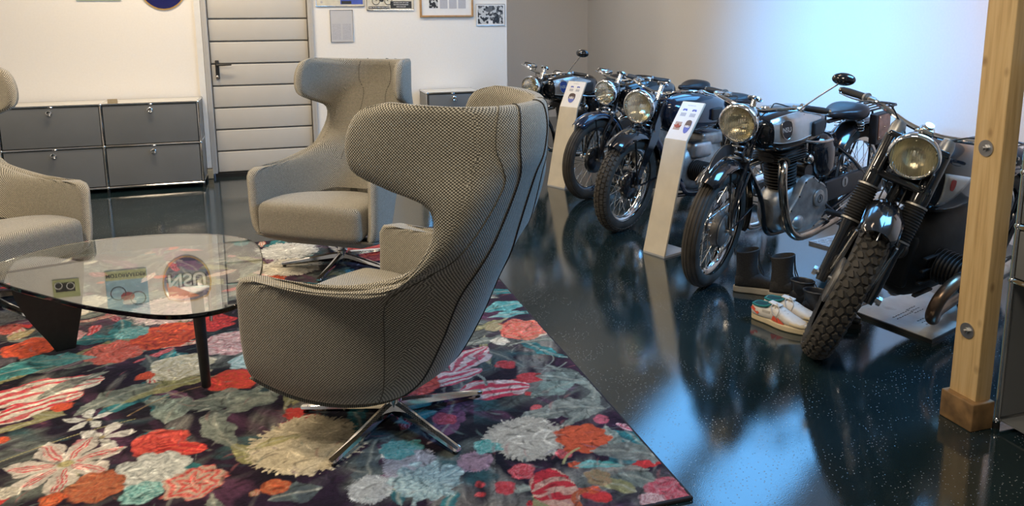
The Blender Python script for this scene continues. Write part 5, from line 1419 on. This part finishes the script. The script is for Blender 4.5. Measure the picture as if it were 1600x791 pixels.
def rear_end(t, fmat='black', stripe=None, rack=True, bag=False, rear_tread='rib', spokes='joined', r=.385):
    wheel(t, 'rear_wheel', (0, 0, WR), Matrix.Identity(4), tread=rear_tread, spokes=spokes, drum='black', drum_r=.09, side=-1)
    f = fender(t, 'rear_fender', (0, 0, WR), Matrix.Identity(4), r, .070, R_(-6), R_(188), fmat, stripe, depth=.035)
    for s in (-1, 1):
        w = MB(); w.tube([(0, s*.085, WR), (-.20, s*.085, WR+.25), (-.30, s*.07, WR+.26)], .007, 8); w.build('fender_stay', 'black', f)
        w = MB(); w.tube([(0, s*.085, WR), (-.02, s*.088, WR+.36)], .007, 8); w.build('fender_stay', 'black', f)
    w = MB(); w.lathe([(0, 0), (.026, 0), (.03, .012), (.022, .03), (0, .034)], (-.375, 0, WR+.10), (-1, 0, .1), 20); w.build('tail_lamp', 'emblem_red', f)
    if rack:
        rk = tubes(t, 'luggage_rack', [[(.06, -.09, .765), (-.16, -.10, .765), (-.29, -.09, .76), (-.29, .09, .76), (-.16, .10, .765), (.06, .09, .765)]], 'black_satin', .0065, smooth=3)
        for y in (-.045, 0, .045): tubes(t, 'rack_bar', [[(.06, y, .765), (-.29, y, .761)]], 'black_satin', .005, parent=rk, smooth=0)
        for s in (-1, 1): tubes(t, 'rack_strut', [[(-.25, s*.095, .76), (-.02, s*.09, WR+.02)], [(.0, s*.095, .762), (-.0, s*.09, WR+.30)]], 'black_satin', .006, parent=rk, smooth=0)
    if bag:
        for s in (1,):
            w = MB(); w.rbox((-.04, s*.125, .655), (.17, .05, .19), .010); b = w.build('tool_bag', 'black_satin', t)
            w = MB(); w.rbox((-.04, s*.153, .665), (.13, .006, .15), .003); pl = w.build('bag_flap', 'brown_leather', b)
            for (dx, dz) in ((-.055, -.06), (.055, -.06), (-.055, .065), (.055, .065), (0, 0)):
                w = MB(); w.ball((-.04+dx, s*.157, .665+dz), .005, 8); w.build('rivet', 'chrome_dull', pl)

def frame_tubes(t, mat='black'):
    s3 = .10
    fr_ = tubes(t, 'frame', [[(HB.x-.0, 0, HB.z-.02), (HT.x, 0, HT.z-.01), .021]], mat, smooth=0)
    for p in ([(HT.x-.01, 0, HT.z-.035), (.75, 0, .80), (.42, 0, .70), .016], [(HB.x-.01, 0, HB.z), (.98, 0, .42), (.92, 0, .20), (.80, 0, .155), (.50, 0, .155), .015], [(.44, 0, .70), (.45, 0, .40), (.46, 0, .17), .015]):
        tubes(t, 'frame_tube', [p], mat, parent=fr_, smooth=5)
    for s in (-1, 1):
        for p in ([(.44, s*.03, .68), (.20, s*.085, .50), (0, s*.088, WR), .012], [(.50, s*.05, .17), (.25, s*.09, .26), (0, s*.088, WR), .012]):
            tubes(t, 'rear_stay', [p], mat, parent=fr_, smooth=4)
    return fr_
def stand(t, lift=.0):
    w = MB(); w.tube([(.02, -.12, WR-.02), (-.10, -.13, .02-lift), (-.10, .13, .02-lift), (.02, .12, WR-.02)], .009, 8); w.build('rear_stand', 'black_satin', t)
def plate_on(root, X, c, label_txt):
    pass

# ---------------------------------------------------------------- 2nd from right: single-cylinder machine with big bright side exhaust
def bike_single(name, label, contact, heading, lean, raise_deg, steer, full=True, fmat='black', stripe=None, mirror=None, tankc='black', tread='rib', lamp=.10, rim='chrome', front_drum=.085, plate=True, rack=True, bag=True, disc=.0, spokes='each', tyre_mat='tyre', lamp_shell='black', stamped=False, lamp_z=0., panel=True, emb='shield_black', tyre_w=.046):
    t, X = root_for(name, label, contact, heading, R_(lean), raise_deg, R_(steer))
    A = (WB, 0, WR)
    wheel(t, 'front_wheel', A, X, tread=tread, spokes=spokes, drum='alu_dark' if disc else 'black', drum_r=front_drum, side=1, disc=disc or None, rim_mat=rim, tyre_mat=tyre_mat, tw=tyre_w)
    ff = fender(t, 'front_fender', A, X, .378, .066, R_(56), R_(200), fmat, stripe, depth=.040)
    for s in (-1, 1):
        for (a, b) in ((R_(80), 0), (R_(172), 0)):
            w = MB(X); w.tube([Vector(A)+Vector((0, s*.085, 0)), Vector(A)+Vector((.345*math.cos(a), s*.072, .345*math.sin(a)))], .0055, 8); w.build('fender_stay', 'black', ff)
    if plate:
        pts = []
        w = MB(X)
        arc = [(Vector(A)+Vector((.395*math.cos(a), 0, .395*math.sin(a)))) for a in [R_(64+4*i) for i in range(12)]]
        arc2 = [(Vector(A)+Vector(((.395+.068*math.sin((i+.6)/12.2*math.pi)**.5)*math.cos(R_(64+4*i)), 0, (.395+.068*math.sin((i+.6)/12.2*math.pi)**.5)*math.sin(R_(64+4*i))))) for i in range(12)]
        poly = arc+arc2[::-1]; n = len(poly); vs = [p+Vector((0, .003, 0)) for p in poly]+[p-Vector((0, .003, 0)) for p in poly]
        w.add(vs, [tuple(range(n)), tuple(range(2*n-1, n-1, -1))]+[(i, (i+1) % n, n+(i+1) % n, n+i) for i in range(n)]); pl = w.build('number_plate', 'black_satin', ff, ang=20)
        w = MB(X); w.tube([p+Vector((0, .0035, 0)) for p in poly], .0022, 5, closed=True); w.build('plate_rim', 'chrome_dull', pl)
    girder_fork(t, X, A, stamped=stamped)
    lc = HT+Vector((.150, 0, .005+lamp_z)); headlamp(t, lc, (1, 0, -.05), X, r=lamp, shell=lamp_shell)
    for s in (-1, 1):
        w = MB(X); w.tube([HT+Vector((.03, s*.06, -.02)), lc+Vector((-.05, s*(lamp+.008), 0)), HB+Vector((.04, s*.07, .01))], .006, 8); w.build('lamp_bracket', 'black', t)
    handlebar(t, X, HT-AX*.055+Vector((-.015, 0, 0)), hw=.305, back=.17, rise=.028, drop=.01, mirror=mirror)
    frame_tubes(t)
    pn = (.60, 1.035, lambda u: -.40+.35*abs(u-.5)*(1 if u < .5 else -.2), lambda u: .80-.80*max(0, .45-u)) if panel else None
    tank(t, [(.46, .04, .735, .80), (.50, .095, .69, .85), (.62, .125, .665, .885), (.80, .140, .655, .905), (.95, .135, .665, .90), (1.05, .11, .70, .88), (1.09, .05, .75, .85)], tankc, pn, 'NSU', True, True, (.955, .20, .088), emb_col=emb)
    saddle(t, .18, .80)
    # engine
    eng = loft_x(t, 'crankcase', [(.52, .055, .26, .40), (.56, .085, .20, .45), (.66, .095, .165, .47), (.78, .095, .16, .46), (.88, .085, .18, .42), (.92, .05, .22, .38)], 'alu', 28, ang=45)
    # left timing cover
    w = MB(); pr = [(.50, .30), (.55, .22), (.64, .18), (.75, .165), (.86, .19), (.90, .25), (.88, .33), (.80, .40), (.74, .475), (.66, .49), (.60, .45), (.52, .40)]
    cv = catmull([(a, 0, b) for a, b in pr], 3, True); secs = []
    cen = Vector((.70, 0, .31))
    for (sc_, y) in ((1.0, .085), (1.0, .118), (.965, .128), (.93, .130), (.90, .128)): secs.append([Vector((cen.x+(p.x-cen.x)*sc_, y, cen.z+(p.z-cen.z)*sc_)) for p in cv])
    w.loft(secs); tc_ = w.build('timing_cover', 'alu', eng, ang=35)
    for i in range(0, len(cv), 3):
        p = cv[i]; w = MB(); q = cen+(p-cen)*.95; w.cyl((q.x, .128, q.z), (q.x, .134, q.z), .005, 6); w.build('cover_screw', 'iron', tc_)
    w = MB(); w.lathe([(0, 0), (.052, 0), (.050, .008), (.046, .010), (0, .011)], (.605, .130, .345), (0, 1, 0), 28); d_ = w.build('round_badge', 'alu', tc_)
    w = MB(); w.lathe([(.020, .011), (.023, .013), (.026, .011)], (.605, .130, .345), (0, 1, 0), 24); w.ball((.605, .142, .350), .010, 8, (.7, .3, 1.5)); w.build('badge_ring', 'iron', d_)
    w = MB(); w.ball((.80, .118, .24), .060, 20, (1, .55, .8)); w.build('pump_dome', 'alu', tc_)
    # cylinder leaning slightly forward
    cyl_ax = Vector((.10, 0, 1)).normalized(); c0 = Vector((.79, 0, .43))
    w = MB(); w.lathe([(.05, 0), (.062, 0), (.062, .17), (.05, .17)], c0, cyl_ax, 24); cy = w.build('cylinder', 'iron', t)
    fins(t, c0+cyl_ax*.02, cyl_ax, .088, .094, .13, 8, 'iron', parent=cy)
    hd = loft_x(t, 'cylinder_head', [(.69, .06, .595, .655), (.72, .085, .59, .672), (.80, .098, .588, .68), (.89, .088, .59, .67), (.93, .05, .60, .655)], 'iron', 20, ang=45)
    for k in range(5):
        w = MB(); w.rbox((.805, 0, .600+.014*k), (.26-.01*abs(k-2), .215-.01*abs(k-2), .0035), .0015, n=1); w.build('cooling_fin', 'iron', hd)
    w = MB(); w.tube([(.80, .03, .45), (.82, .035, .58)], .013, 10); w.tube([(.84, .03, .45), (.86, .035, .58)], .013, 10); w.build('pushrod_tube', 'chrome_dull', cy)
    # exhausts
    ex = tubes(t, 'exhaust_pipe', [[(.90, .085, .615), (.955, .125, .60), (.985, .145, .52), (.975, .155, .38), (.94, .160, .26), (.87, .165, .190), (.76, .168, .175), (.60, .168, .185), (.40, .165, .20), .024]], 'exhaust_chrome', n=16, smooth=6)
    w = MB(); w.lathe([(.022, 0), (.034, .0), (.034, .03), (.022, .03)], (.90, .085, .615), (.55, .65, -.1), 18); w.build('exhaust_nut', 'chrome_dull', ex)
    w = MB(); w.lathe([(.022, 0), (.028, .02), (.040, .06), (.042, .36), (.034, .44), (.020, .48), (.018, .52), (.0, .52)], (.40, .165, .20), (-1, 0, .07), 24); w.build('silencer', 'chrome_dull', ex)
    tubes(t, 'exhaust_pipe', [[(.90, -.05, .60), (.99, -.09, .56), (1.0, -.12, .40), (.95, -.125, .24), (.84, -.13, .17), (.40, -.14, .19), (-.2, -.15, .24), .0215]], 'chrome', n=14, smooth=6)
    # carburettor, magneto, oil tank, chain case
    w = MB(); w.cyl((.66, .02, .60), (.60, .03, .60), .022, 14); w.cyl((.62, .035, .56), (.62, .035, .68), .022, 14); w.ball((.62, .065, .57), .030, 12, (1, 1, 1.1)); w.build('carburettor', 'chrome_dull', t)
    w = MB(); w.cyl((.62, -.06, .50), (.62, .07, .50), .040, 18); w.build('magneto', 'black_satin', t)
    loft_x(t, 'oil_tank', [(.33, .05, .43, .66), (.36, .095, .41, .69), (.46, .11, .40, .70), (.53, .10, .42, .68), (.56, .05, .46, .64)], 'black', 24, ang=60)
    w = MB(); w.rbox((.20, .085, .345), (.56, .028, .13), .013); cc = w.build('chain_case', 'black_satin', t, ang=40)
    w = MB(); w.lathe([(0, .015), (.030, .015), (.032, .017), (.0, .019)], (.28, .085, .37), (0, 1, 0), 24); bd = w.build('round_badge', 'alu', cc); w = MB(); w.rbox((.28, .1052, .37), (.006, .002, .04), .001); w.build('badge_stroke', 'shield_black', bd)
    w = MB(); w.tube([(.52, .10, .30), (.52, .19, .25), (.52, .235, .25)], .009, 8); w.cyl((.50, .17, .245), (.36, .18, .235), .001, 4); fr2 = w.build('foot_peg', 'black_satin', t)
    w = MB(); w.cyl((.545, .15, .255), (.545, .255, .255), .017, 14); w.build('peg_rubber', 'rubber', fr2)
    tubes(t, 'kick_starter', [[(.60, .14, .22), (.52, .175, .20), (.42, .185, .215), (.38, .20, .27), .008]], 'chrome', n=8)
    tubes(t, 'brake_rod', [[(.50, .13, .20), (.02, .11, .30), .004]], 'chrome', smooth=0)
    tubes(t, 'control_lever', [[(.80, .10, .72), (.66, .15, .69), (.52, .15, .68), .008]], 'chrome_dull')
    rear_end(t, 'bluewash' if fmat == 'bluewash' else 'black', stripe, rack, bag, spokes='each' if full else 'joined')
    stand(t, .10)
    return t, X

bike_single('motorcycle', 'black motorcycle with silver tank panel and thick chrome side exhaust, behind the tall boots', (2.185, 3.55), R_(200), 1.5, 4.2, 16, lamp=.100,
            mirror=[(1, 0, (-.16, .385, .185))], disc=.088, front_drum=.095)
# the two at the back
bike_single('motorcycle', 'rearmost black motorcycle with round mirror on a thin stem, partly behind the information stand', (2.02, 6.50), R_(201), 2, 3, 14, full=False, spokes='joined',
            mirror=[(1, 0, (-.06, .34, .21))], lamp=.088, lamp_z=-.045, plate=False, bag=False, rack=True, emb='shield_blue')
bike_single('motorcycle', 'black motorcycle with pale blue fender stripes and a front wheel with dark rim reflecting blue', (2.36, 5.64), R_(201), 2, 3, 8, full=False, fmat='bluewash', stripe='blue_line', rim='bluewash', lamp=.096,
            front_drum=.105, lamp_z=-.035, rack=False, plate=False, bag=False, tankc='black', panel=False, emb='shield_blue')

# ---------------------------------------------------------------- flat twins
def boxer_side(t, s, x, z, L=.17, r=.075, pipe_mat='chrome', pipe=True, y0=.10):
    w = MB(); w.cyl((x, s*.05, z), (x, s*(y0+L), z), r*.72, 20); cy = w.build('cylinder', 'iron', t)
    fins(t, (x, s*(y0+.01), z), (0, s, 0), r, r, L-.02, 10, 'iron', parent=cy)
    w = MB(); w.rbox((x, s*(y0+L+.022), z), (.15, .05, .13), .022); w.build('rocker_cover', 'alu', cy)
    if pipe:
        p = w = MB(); w.tube([(x+.03, s*(y0+L+.0), z-.02), (x+.09, s*(y0+L+.01), z+.01), (x+.125, s*(y0+L+.005), z-.06), (x+.10, s*(y0+L-.01), z-.145), (x+.03, s*(y0+L-.07), z-.175), (x-.15, s*.16, z-.19), (x-.55, s*.16, z-.17)], .020, 14, smooth=6); ex = w.build('exhaust_pipe', pipe_mat, t)
        w = MB(); w.lathe([(.021, 0), (.036, .05), (.038, .36), (.020, .44), (0, .44)], (x-.55, s*.16, z-.17), (-1, 0, .06), 20); w.build('silencer', pipe_mat, ex)

def bike_twin():
    t, X = root_for('motorcycle', 'black flat-twin motorcycle with fine-knobbed tyre and bright rim, right of the blue-striped one', (2.215, 4.70), R_(201), R_(2), 1.0, R_(12))
    A = (WB, 0, WR)
    wheel(t, 'front_wheel', A, X, tread='block', spokes='each', drum='black', drum_r=.095, side=1, tw=.050, rimw=.030)
    ff = fender(t, 'front_fender', A, X, .388, .076, R_(52), R_(196), 'black', None, depth=.060)
    w = MB(X); w.tube([Vector(A)+Vector((.39*math.cos(a), 0, .39*math.sin(a))) for a in [R_(54+6*i) for i in range(20)]], .005, 6); w.build('fender_ridge', 'black', ff)
    for s in (-1, 1):
        for a in (R_(78), R_(176)):
            w = MB(X); w.tube([Vector(A)+Vector((0, s*.088, 0)), Vector(A)+Vector((.34*math.cos(a), s*.080, .34*math.sin(a)))], .007, 8); w.build('fender_stay', 'black', ff)
    girder_fork(t, X, A, stamped=True)
    lc = HT+Vector((.235, 0, -.02)); headlamp(t, lc, (1, 0, -.04), X, r=.109)
    for s in (-1, 1):
        w = MB(X); w.tube([HB+Vector((.06, s*.08, .0)), lc+Vector((-.05, s*.105, -.01))], .008, 8); w.build('lamp_bracket', 'black', t)
    w = MB(X); w.lathe([(0, .0), (.03, 0), (.045, .03), (.045, .036), (0, .03)], HB+Vector((.17, .0, -.03)), (1, 0, -.1), 20); w.build('horn', 'chrome', t)
    handlebar(t, X, HT-AX*.05+Vector((-.01, 0, 0)), hw=.35, back=.20, rise=.035, drop=.0)
    frame_tubes(t)
    for s in (-1, 1):   # pressed steel twin loop
        w = MB(); w.tube([(HT.x-.02, s*.03, HT.z-.06), (.80, s*.07, .66), (.40, s*.08, .55), (0, s*.09, WR)], .020, 8, smooth=4, flat=((0, 0, 1), 1.3, .5)); w.build('frame_rail', 'bluewash', t)
        w = MB(); w.tube([(HB.x-.02, s*.03, HB.z-.04), (.93, s*.09, .30), (.80, s*.10, .19), (.30, s*.10, .20), (0, s*.09, WR)], .018, 8, smooth=4, flat=((1, 0, 0), 1.3, .6)); w.build('frame_rail', 'bluewash', t)
    tank(t, [(.44, .05, .70, .80), (.48, .11, .66, .85), (.62, .145, .63, .885), (.82, .160, .62, .905), (.98, .145, .64, .895), (1.06, .11, .69, .87), (1.10, .05, .75, .84)], 'bluewash', None, 'NSU', True, True, (.93, .0, .09), emb_col='shield_blue')
    saddle(t, .30, .83, W=.14)
    eng = loft_x(t, 'crankcase', [(.44, .06, .26, .50), (.48, .10, .22, .54), (.62, .12, .18, .56), (.78, .12, .18, .55), (.90, .10, .21, .50), (.95, .06, .26, .46)], 'alu', 24, ang=50)
    w = MB(); w.rbox((.58, 0, .56), (.24, .20, .10), .03); w.build('gearbox_cover', 'alu', eng)
    w = MB(); w.rbox((.74, .08, .50), (.20, .12, .12), .03); w.build('intake_cover', 'steel', eng)
    for s in (-1, 1): boxer_side(t, s, .80, .36, pipe=True)
    for s in (-1, 1):
        w = MB(); w.rbox((.52, s*.22, .22), (.26, .10, .018), .006); w.build('foot_board', 'rubber', t)
    rear_end(t, 'black', None, False, False)
    stand(t, .02)
    for s in (1,):
        w = MB(); w.rbox((.06, s*.155, .60), (.30, .10, .20), .03); w.build('tool_box', 'bluewash', t)
bike_twin()

def bike_tele():
    t, X = root_for('motorcycle', 'rightmost black motorcycle, chunky front tyre and rubber fork gaiters, partly behind the pine post', (2.195, 2.66), R_(200), R_(11), 0, R_(27))
    A = (WB, 0, WR)
    wheel(t, 'front_wheel', A, X, tread='chunky', spokes='each', drum='alu', drum_r=.10, side=-1, tw=.060, disc=.105, tyre_mat='rubber', wr=WR+.006)
    ff = fender(t, 'front_fender', A, X, .400, .075, R_(62), R_(172), 'black', None, depth=.050)
    w = MB(X); w.tube([Vector(A)+Vector((.398*math.cos(a), s_*.0, .398*math.sin(a))) for s_ in (0,) for a in [R_(56+5*i) for i in range(20)]], .003, 6); w.build('fender_ridge', 'black', ff)
    d = -AX
    for s in (-1, 1):
        off = Vector((.045, s*.100, 0)); base = Vector(A)+Vector((-.0, s*.100, 0)); top = base+d*.66
        # lower slider, gaiter, upper cover
        w = MB(X); w.lathe([(0, -.03), (.020, -.03), (.024, .0), (.026, .03), (.028, .20), (.034, .24), (.036, .27), (.0, .27)], base, d, 20); lo = w.build('fork_leg', 'black', t, ang=50)
        pr = []
        for k in range(29): pr.append((.037+(.0055 if k % 2 else 0)+.004*math.sin(k/28*math.pi), .255+.0062*k))
        pr = [(0, .255)]+pr+[(0, .43)]
        w = MB(X); w.lathe(pr, base, d, 24); ga = w.build('rubber_gaiter', 'rubber', lo, ang=60)
        for z_ in (.262, .424):
            w = MB(X); w.lathe([(.038, -.004), (.044, -.004), (.044, .004), (.038, .004)], base+d*z_, d, 24); w.build('gaiter_clamp', 'alu', ga)
        w = MB(X); w.lathe([(0, .425), (.034, .425), (.036, .45), (.034, .66), (0, .66)], base, d, 20); w.build('fork_cover', 'black', lo, ang=50)
        w = MB(X); w.lathe([(0, .66), (.030, .66), (.031, .70), (.024, .725), (0, .73)], base, d, 20); w.build('fork_cap', 'alu', lo, ang=50)
        w = MB(X); w.cyl(base+Vector((0, -s*.05, 0)), base+Vector((0, s*.035, 0)), .013, 14); w.cyl(base+Vector((0, s*.030, 0)), base+Vector((0, s*.045, 0)), .020, 6); w.build('axle_nut', 'steel', lo)
        w = MB(X); q = base+d*.56; w.rbox(tuple(q+Vector((.05, -s*.006, .0))), (.12, .010, .085), .004); w.build('lamp_ear', 'black', lo)
        for a in (R_(60), R_(150)):
            w = MB(X); w.tube([Vector(A)+Vector((-.0, s*.085, .02)), Vector(A)+Vector((.37*math.cos(a), s*.078, .37*math.sin(a)))], .005, 8); w.build('fender_stay', 'chrome_dull', ff)
    C0 = Vector(A)+d*.66; C1 = Vector(A)+d*.49
    w = MB(X); w.rbox((0, 0, 0), (.07, .25, .03), .01, m=Matrix.Translation(C0) @ Matrix.Rotation(-RAKE, 4, 'Y')); w.rbox((0, 0, 0), (.07, .25, .035), .01, m=Matrix.Translation(C1) @ Matrix.Rotation(-RAKE, 4, 'Y')); w.build('fork_yoke', 'black', t)
    lc = C0+Vector((.105, 0, -.025)); headlamp(t, lc, (1, 0, -.06), X, r=.095, shell='black')
    w = MB(X); w.rbox(tuple(lc+Vector((-.06, 0, .105))), (.07, .06, .03), .012); w.cyl(lc+Vector((-.06, 0, .11)), lc+Vector((-.05, 0, .135)), .018, 16); w.build('ignition_switch', 'chrome_dull', t)
    half = [(0, 0, .0), (.0, .07, .005), (.0, .14, .022), (-.03, .22, .034), (-.085, .29, .022), (-.15, .37, .0)]
    handlebar(t, X, C0+d*.05+Vector((-.05, 0, .0)), bar_pts=half)
    frame_tubes(t)
    # tank with light triangular field and red shield
    pn = (1.02, .80, lambda u: .05-.62*max(0, 1-2.2*u)-.0, lambda u: .42-.30*u)
    tk, surf = tank(t, [(.44, .05, .70, .82), (.48, .11, .66, .87), (.62, .145, .62, .90), (.82, .160, .60, .93), (.98, .145, .62, .915), (1.05, .11, .66, .89), (1.09, .05, .72, .85)], 'black', None, '', True, True, None)
    for s in (-1, 1):
        tri = [(1.03, .45), (1.02, -.70), (.84, .20)]
        # curved triangle, built as a small fan grid
        w = MB(); vs = []; n = 8; idx = {}
        for i in range(n+1):
            for j in range(n+1-i):
                a_, b_ = i/n, j/n; c_ = 1-a_-b_; x = tri[0][0]*c_+tri[1][0]*a_+tri[2][0]*b_; f_ = tri[0][1]*c_+tri[1][1]*a_+tri[2][1]*b_; idx[(i, j)] = len(vs); vs.append(surf(x, f_, s, .003))
        fs = []
        for i in range(n):
            for j in range(n-i):
                fs.append((idx[(i, j)], idx[(i+1, j)], idx[(i, j+1)]))
                if j < n-i-1: fs.append((idx[(i+1, j)], idx[(i+1, j+1)], idx[(i, j+1)]))
        w.add(vs, fs); fl_ = w.build('light_field', 'tank_panel', tk, ang=60); md = fl_.modifiers.new('thick', 'SOLIDIFY'); md.thickness = .003; md.offset = 0
        c = surf(.985, .08, s, .006); c2_ = surf(1.0, .08, s, .006); c3_ = surf(.985, .25, s, .006); m = frame(c, (c-c2_) if s > 0 else (c2_-c), c3_-c)
        w = MB(); w.prism(shield(.028, .05), .003, m); w.build('red_shield', 'emblem_red', fl_)
    saddle(t, .30, .83, W=.14)
    eng = loft_x(t, 'crankcase', [(.40, .07, .24, .52), (.46, .12, .20, .58), (.62, .135, .17, .60), (.80, .135, .17, .60), (.94, .12, .19, .56), (1.0, .07, .24, .50)], 'engine_dark', 24, ang=50)
    w = MB(); w.rbox((.985, 0, .38), (.05, .17, .26), .03); w.build('front_cover', 'engine_dark', eng)
    w = MB(); w.lathe([(0, 0), (.045, 0), (.05, .012), (.046, .03), (.0, .034)], (1.01, .02, .44), (1, 0, 0), 24); w.build('generator_cap', 'alu_dark', eng)
    w = MB(); w.lathe([(0, -.03), (.03, -.03), (.034, 0), (.046, .02), (.046, .026), (.03, .02), (0, .018)], (1.05, -.10, .55), (1, -.1, -.1), 22); w.build('horn', 'black', t)
    for z_ in (.24, .30, .36, .42): w = MB(); w.rbox((.90, .128, z_), (.16, .02, .012), .004); w.build('casting_rib', 'engine_dark', eng)
    for s in (-1, 1): boxer_side(t, s, .84, .37, L=.17, r=.08, pipe=False)
    for s in (1,):
        w = MB(); x, z = .84, .37
        w.tube([(x+.05, s*.27, z-.0), (x+.15, s*.275, z+.01), (x+.235, s*.27, z-.04), (x+.24, s*.26, z-.12), (x+.16, s*.24, z-.18), (x-.0, s*.20, z-.19), (x-.5, s*.17, z-.18)], .027, 16, smooth=6); ex = w.build('exhaust_pipe', 'exhaust_brown', t)
        w = MB(); w.lathe([(.027, 0), (.036, .0), (.036, .03), (.027, .03)], (x+.05, s*.27, z), (1, 0, 0), 18); w.build('exhaust_nut', 'alu_dark', ex)
        w = MB(); w.lathe([(.028, 0), (.042, .05), (.044, .40), (.020, .48), (0, .48)], (x-.5, s*.17, z-.18), (-1, 0, .05), 20); w.build('silencer', 'chrome_dull', ex)
    w = MB(); w.tube([(.55, .10, .22), (.62, .20, .13), (.64, .25, .080)], .010, 8); w.build('side_stand', 'black_satin', t)
    w = MB(); w.rbox((.55, .19, .25), (.05, .16, .03), .012); w.build('foot_peg', 'rubber', t)
    rear_end(t, 'black', None, True, False)
bike_tele()
